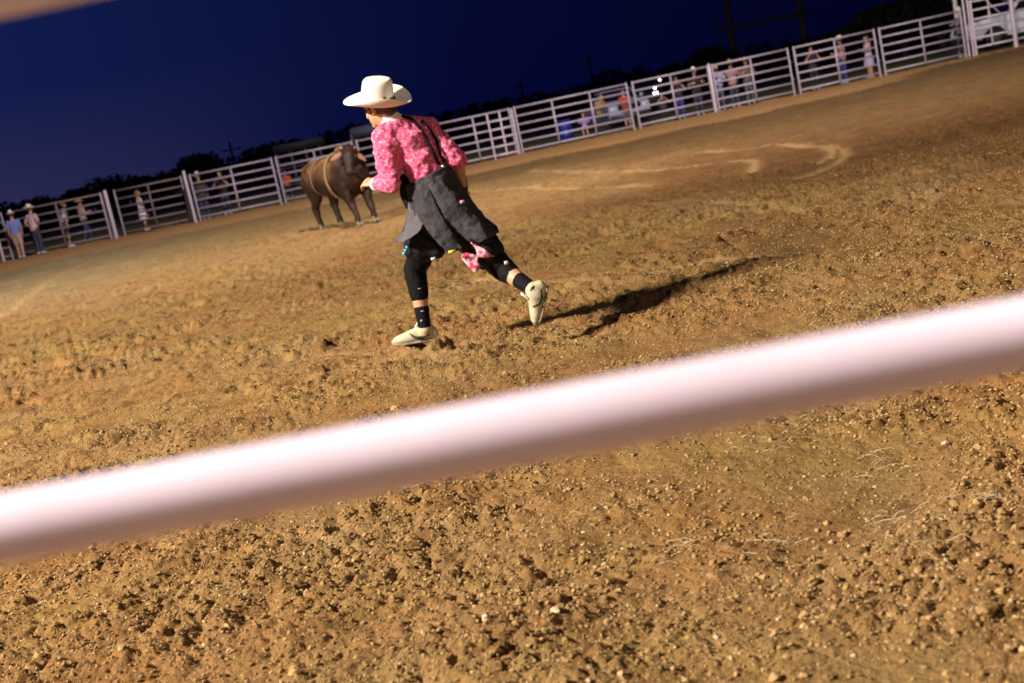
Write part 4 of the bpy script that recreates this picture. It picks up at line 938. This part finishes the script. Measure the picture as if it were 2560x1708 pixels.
# front wheel of the white pickup is seen at (2485, 88)
wy = 48.6; wx = px(2487, 92, wy).x
pickup((wx + 1.9 , wy + .9, tz(wx, 47) + .02), rad(180), M_white, 'white pickup parked behind the tall gate at the right edge')
p = px(1540, 300, 56); pickup((p.x + .4, 58.8, tz(p.x, 50) - .1), rad(-84), M_bluep, 'pale pickup facing the arena behind the paired fence posts')
p = px(1642, 270, 72); pickup((p.x, 76, tz(p.x, 50) + .2), rad(-100), M_darkp, 'dark pickup far back with its headlights switched on', lit=(1,))
def lamp_on_pole(x, y, Y, label, col=(1, .9, .85), e=60, r=.07, name='yard_light', h=None):
    p = px(x, y, Y); z = tz(p.x, 50); t = empty(name, (p.x, Y, z), label, 'yard light')
    bm = bmesh.new(); loft(bm, [(0, 0, 0), (0, 0, p.z - z - r)], [.03, .02], (1, 0, 0), 8); bm_obj('pole', bm, M_trim, t)
    bm = bmesh.new(); ball(bm, (0, 0, p.z - z), r, None, 12, 8); bm_obj('bulb', bm, mat('bulb', (.9, .9, .9), emit=(col, e)), t)
lamp_on_pole(1649, 200, 70, 'small pink white light above the headlights', (1, .8, .82), 5, .07)
lamp_on_pole(1637, 219, 64, 'brightest white light between the rails', (1, 1, .96), 20, .065)
# blue barrel
p = px(1418, 348, 49.5); bm = bmesh.new(); loft(bm, [(0, 0, 0), (0, 0, .28), (0, 0, .30), (0, 0, .32), (0, 0, .60), (0, 0, .62), (0, 0, .64), (0, 0, .9)], [.29, .29, .305, .29, .29, .305, .29, .285], (1, 0, 0), 20, False)
o = bm_obj('barrel', bm, mat('blue_plastic', (.02, .035, .28), .4)); o.location = (p.x, 49.5, tz(p.x, 49.5)); tag(o, 'blue plastic barrel on the grass behind the long panel', 'barrel')
# canopy tent, stock trailer and grandstand shell, dim in the distance
def canopy(x, y, Y, w, label):
    p = px(x, y, Y); z = tz(p.x, 50); t = empty('canopy_tent', (p.x, Y, z), label, 'canopy')
    bm = bmesh.new(); box(bm, (0, 0, p.z - z + .1), (w, 3, .5), None, .08); bm_obj('roof', bm, mat('canopy_cloth', (.12, .12, .17), .7), t)
    for sx in (-1, 1):
        for sy in (-1, 1):
            bm = bmesh.new(); loft(bm, [(sx * w / 2.1, sy * 1.4, 0), (sx * w / 2.1, sy * 1.4, p.z - z)], [.05, .05], (1, 0, 0), 8); bm_obj('leg', bm, mat('leg_metal', (.2, .2, .26), .5), t)
canopy(928, 330, 62, 1.9, 'pale canopy roof just left of the runner shoulder')
def stand(x, y, Y, label):
    p = px(x, y, Y); z = tz(p.x, 50); t = empty('grandstand', (p.x, Y, z), label, 'grandstand', rz=rad(4))
    m1 = mat('stand_steel', (.16, .14, .15), .6); m2 = mat('stand_roof', (.05, .045, .05), .7)
    for i in range(5):
        bm = bmesh.new(); box(bm, (0, i * .6, .4 + i * .3), (2.6, .35, .06)); bm_obj('bench', bm, m1, t)
    for i in range(4):
        bm = bmesh.new(); box(bm, (-1.2 + i * .8, .9, 1.1), (.12, .12, 2.2)); bm_obj('column', bm, m1, t)
    bm = bmesh.new(); box(bm, (.1, 1.9, 2.3), (2.8, 3.0, .35), Matrix.Rotation(-.1, 3, 'X'), .05); bm_obj('roof', bm, m2, t)
stand(752, 420, 66, 'dim covered grandstand behind the fence left of the bull')
# H-frame power line structure
M_wood = mat('pole_wood', (.045, .035, .03), .9)
def hframe():
    Y = 95; a = px(1838, 150, Y); b = px(2012, 100, Y); t = empty('power_pole', (a.x, Y, .2), 'dark twin pole power line frame against the night sky', 'power pole')
    hz = 20
    for x in (0, b.x - a.x):
        bm = bmesh.new(); loft(bm, [(x, 0, 0), (x, 0, hz)], [.30, .2], (1, 0, 0), 12); bm_obj('pole', bm, M_wood, t)
    z1 = px(1825, 78, Y).z; bm = bmesh.new(); box(bm, ((b.x - a.x) / 2, -.32, z1), ((b.x - a.x) + 1.8, .22, .3)); bm_obj('crossarm', bm, M_wood, t)
    bm = bmesh.new(); loft(bm, [(-.95, -.3, z1 - .9), (-.95, -.3, z1 + .8)], [.07] * 2, (1, 0, 0), 8); bm_obj('insulator', bm, M_wood, t)
hframe()
for x, y, Y, r, h, lab in ((1325, 330, 110, .13, 5.0, 'thin dark utility pole far right of the runner'), (603, 480, 100, .13, 4.4, 'thin dark utility pole left of the grandstand'), (1500, 300, 120, .12, 6.4, 'slim distant pole left of the pale pickup')):
    p = px(x, y, Y); bm = bmesh.new(); loft(bm, [(0, 0, 0), (0, 0, h)], [r, r * .7], (1, 0, 0), 8); box(bm, (0, 0, h - .6), (1.6, .12, .12)); o = bm_obj('utility_pole', bm, M_wood); o.location = (p.x, Y, 0); tag(o, lab, 'utility pole')
p = px(2388, 60, 49); bm = bmesh.new(); loft(bm, [(0, 0, 0), (0, 0, 7)], [.10, .07], (1, 0, 0), 12); o = bm_obj('light_pole', bm, M_pipe2); o.location = (p.x + .1, 49, tz(p.x, 49)); tag(o, 'pale upright pole rising above the hatted spectator by the gate', 'light pole')
# ================================================================== TREES
M_bark = mat('bark', (.03, .022, .016), .9); M_leaf = mat('leaves', (.012, .017, .007), .8, spec=.1, noise=(.8, (.018, .024, .009), .2))
def crown_mesh(name, w, h, n, seed):
    g = np.random.default_rng(seed); k = 16
    cc = g.normal(size=(k, 3)); cc /= np.linalg.norm(cc, axis=1)[:, None]; cc *= g.uniform(.3, .75, (k, 1)); cc[:, 2] = np.abs(cc[:, 2]) * .9 - .15
    rr = g.uniform(.28, .5, k); idx = g.integers(0, k, n)
    d = g.normal(size=(n, 3)); d /= np.linalg.norm(d, axis=1)[:, None]; P = cc[idx] + d * (rr[idx] * g.uniform(.45, 1.08, n))[:, None]
    P *= np.array([w / 2, w / 2, h / 2]); s = g.uniform(.10, .26, n)[:, None]
    a = g.normal(size=(n, 3)); a /= np.linalg.norm(a, axis=1)[:, None]; b = np.cross(a, g.normal(size=(n, 3))); b /= np.linalg.norm(b, axis=1)[:, None]
    V = np.stack([P + a * s, P + b * s * .8, P - a * s, P - b * s * .8], 1).reshape(-1, 3)
    i = np.arange(n) * 4; T = np.concatenate([np.stack([i, i + 1, i + 2], 1), np.stack([i, i + 2, i + 3], 1)])
    return tri_mesh(name, V, T)
protos = []
for q, (w, h) in enumerate(((5, 4.6), (6.4, 4.2), (4.2, 5.4), (8.0, 4.6))):
    cmh = crown_mesh('crown', w, h, 3800, 20 + q); cmh.materials.append(M_leaf)
    bm = bmesh.new(); loft(bm, [(0, 0, -h * .8), (.1, 0, -h * .4), (0, .1, 0)], [.22, .16, .08], (1, 0, 0), 8)
    for k in range(6):
        a = k * 1.05 + q; loft(bm, [(.05, 0, -h * .45 + k * .1), (math.cos(a) * w * .15, math.sin(a) * w * .15, -h * .15), (math.cos(a) * w * .32, math.sin(a) * w * .32, h * .12)], [.09, .06, .025], (0, 0, 1), 6)
    tme = bpy.data.meshes.new('trunk'); bm.to_mesh(tme); bm.free(); tme.materials.append(M_bark); protos.append((cmh, tme, w, h))
# (pixel x of crown centre, pixel y of crown top, distance, width factor, prototype)
tl = [(-60, 510, 120, 1.3, 1), (60, 492, 125, 1.4, 3), (190, 462, 118, 1.2, 0), (290, 436, 120, 1.3, 1), (390, 425, 124, 1.2, 3), (478, 374, 96, 1.05, 0), (560, 398, 118, 1.0, 1), (668, 338, 100, 1.05, 1),
      (800, 334, 96, .9, 2), (860, 345, 104, 1.0, 0), (925, 330, 112, 1.2, 3), (1010, 320, 110, 1.2, 1), (1085, 298, 105, 1.2, 3), (1160, 278, 108, 1.1, 1), (1252, 240, 98, 1.05, 0), (1340, 248, 110, 1.2, 3),
      (1430, 222, 112, 1.2, 1), (1525, 190, 108, 1.2, 3), (1610, 170, 106, 1.2, 1), (1695, 148, 104, 1.1, 3), (1775, 102, 90, 1.15, 0), (1868, 118, 98, 1.1, 2), (1940, 120, 106, 1.2, 1), (2010, 92, 100, 1.1, 3),
      (2080, 60, 90, 1.1, 1), (2150, 12, 84, 1.25, 0), (2240, -20, 80, 1.35, 3), (2340, -50, 80, 1.4, 1), (2430, -60, 80, 1.3, 0), (2540, -90, 80, 1.4, 3), (2660, -90, 82, 1.4, 1)]
where = ['at the far left edge above the fence', 'low over the two white hatted people', 'above the bare headed person in the white shirt', 'over the paired posts right of the tan hat', 'above the girl in the white dress', 'standing tallest left of the grandstand, round topped', 'right of the round topped tree', 'behind the grandstand roof', 'between grandstand and bull head', 'above the bull head', 'behind the pale canopy', 'hidden behind the runner neck', 'right behind the runner back', 'left of the walk gate', 'over the walk gate, with a rounded top', 'right of the walk gate behind the thin pole', 'over the middle of the long panel', 'behind the pale pickup', 'above the headlights', 'over the spectator with raised elbows', 'round topped beside the left pole of the power frame', 'narrow, just right of the left power frame pole', 'between the two power frame poles', 'at the foot of the right power frame pole', 'right of the power frame, low shoulder', 'rising over the woman in the lilac dress', 'above the empty panel at right', 'behind the pale light pole', 'behind the tall gate posts', 'behind the white pickup cab', 'at the far right edge behind the pickup']
for (x, y, Y, k, q), wlab in zip(tl, where):
    cme, tme, w, h = protos[q]; p = px(x, y, Y); top = p.z; sz = max(.55, top / (h * 1.18)); t = empty('tree', (p.x, Y, 0), 'black leafy tree ' + wlab, 'tree', 'trees along the dark horizon', rz=random.uniform(0, 6))
    for nm, me in (('crown', cme), ('trunk', tme)):
        o = bpy.data.objects.new(nm, me); COL.objects.link(o); o.parent = t; o.location = (0, 0, top - h * .5 * sz); o.scale = (sz * k, sz * k, sz)
n = 26000; g = np.random.default_rng(5); X = g.uniform(-75, 85, n); prof_h = 2.6 + 1.6 * vnoise(X * .18, X * 0, 3) + .8 * vnoise(X * .9, X * 0, 4); Zs = g.random(n) * prof_h; P = np.stack([X, 128 + g.normal(0, 1.5, n), Zs], 1); s = g.uniform(.15, .4, n)[:, None]
a = g.normal(size=(n, 3)); a /= np.linalg.norm(a, axis=1)[:, None]; b = np.cross(a, g.normal(size=(n, 3))); b /= np.linalg.norm(b, axis=1)[:, None]
V = np.stack([P + a * s, P + b * s, P - a * s - b * s * .3], 1).reshape(-1, 3); tag(link('distant_hedgerow', tri_mesh('distant_hedgerow', V, np.arange(n * 3).reshape(-1, 3)), M_leaf), 'continuous black scrub along the horizon behind the trees', 'scrub', kind='stuff')
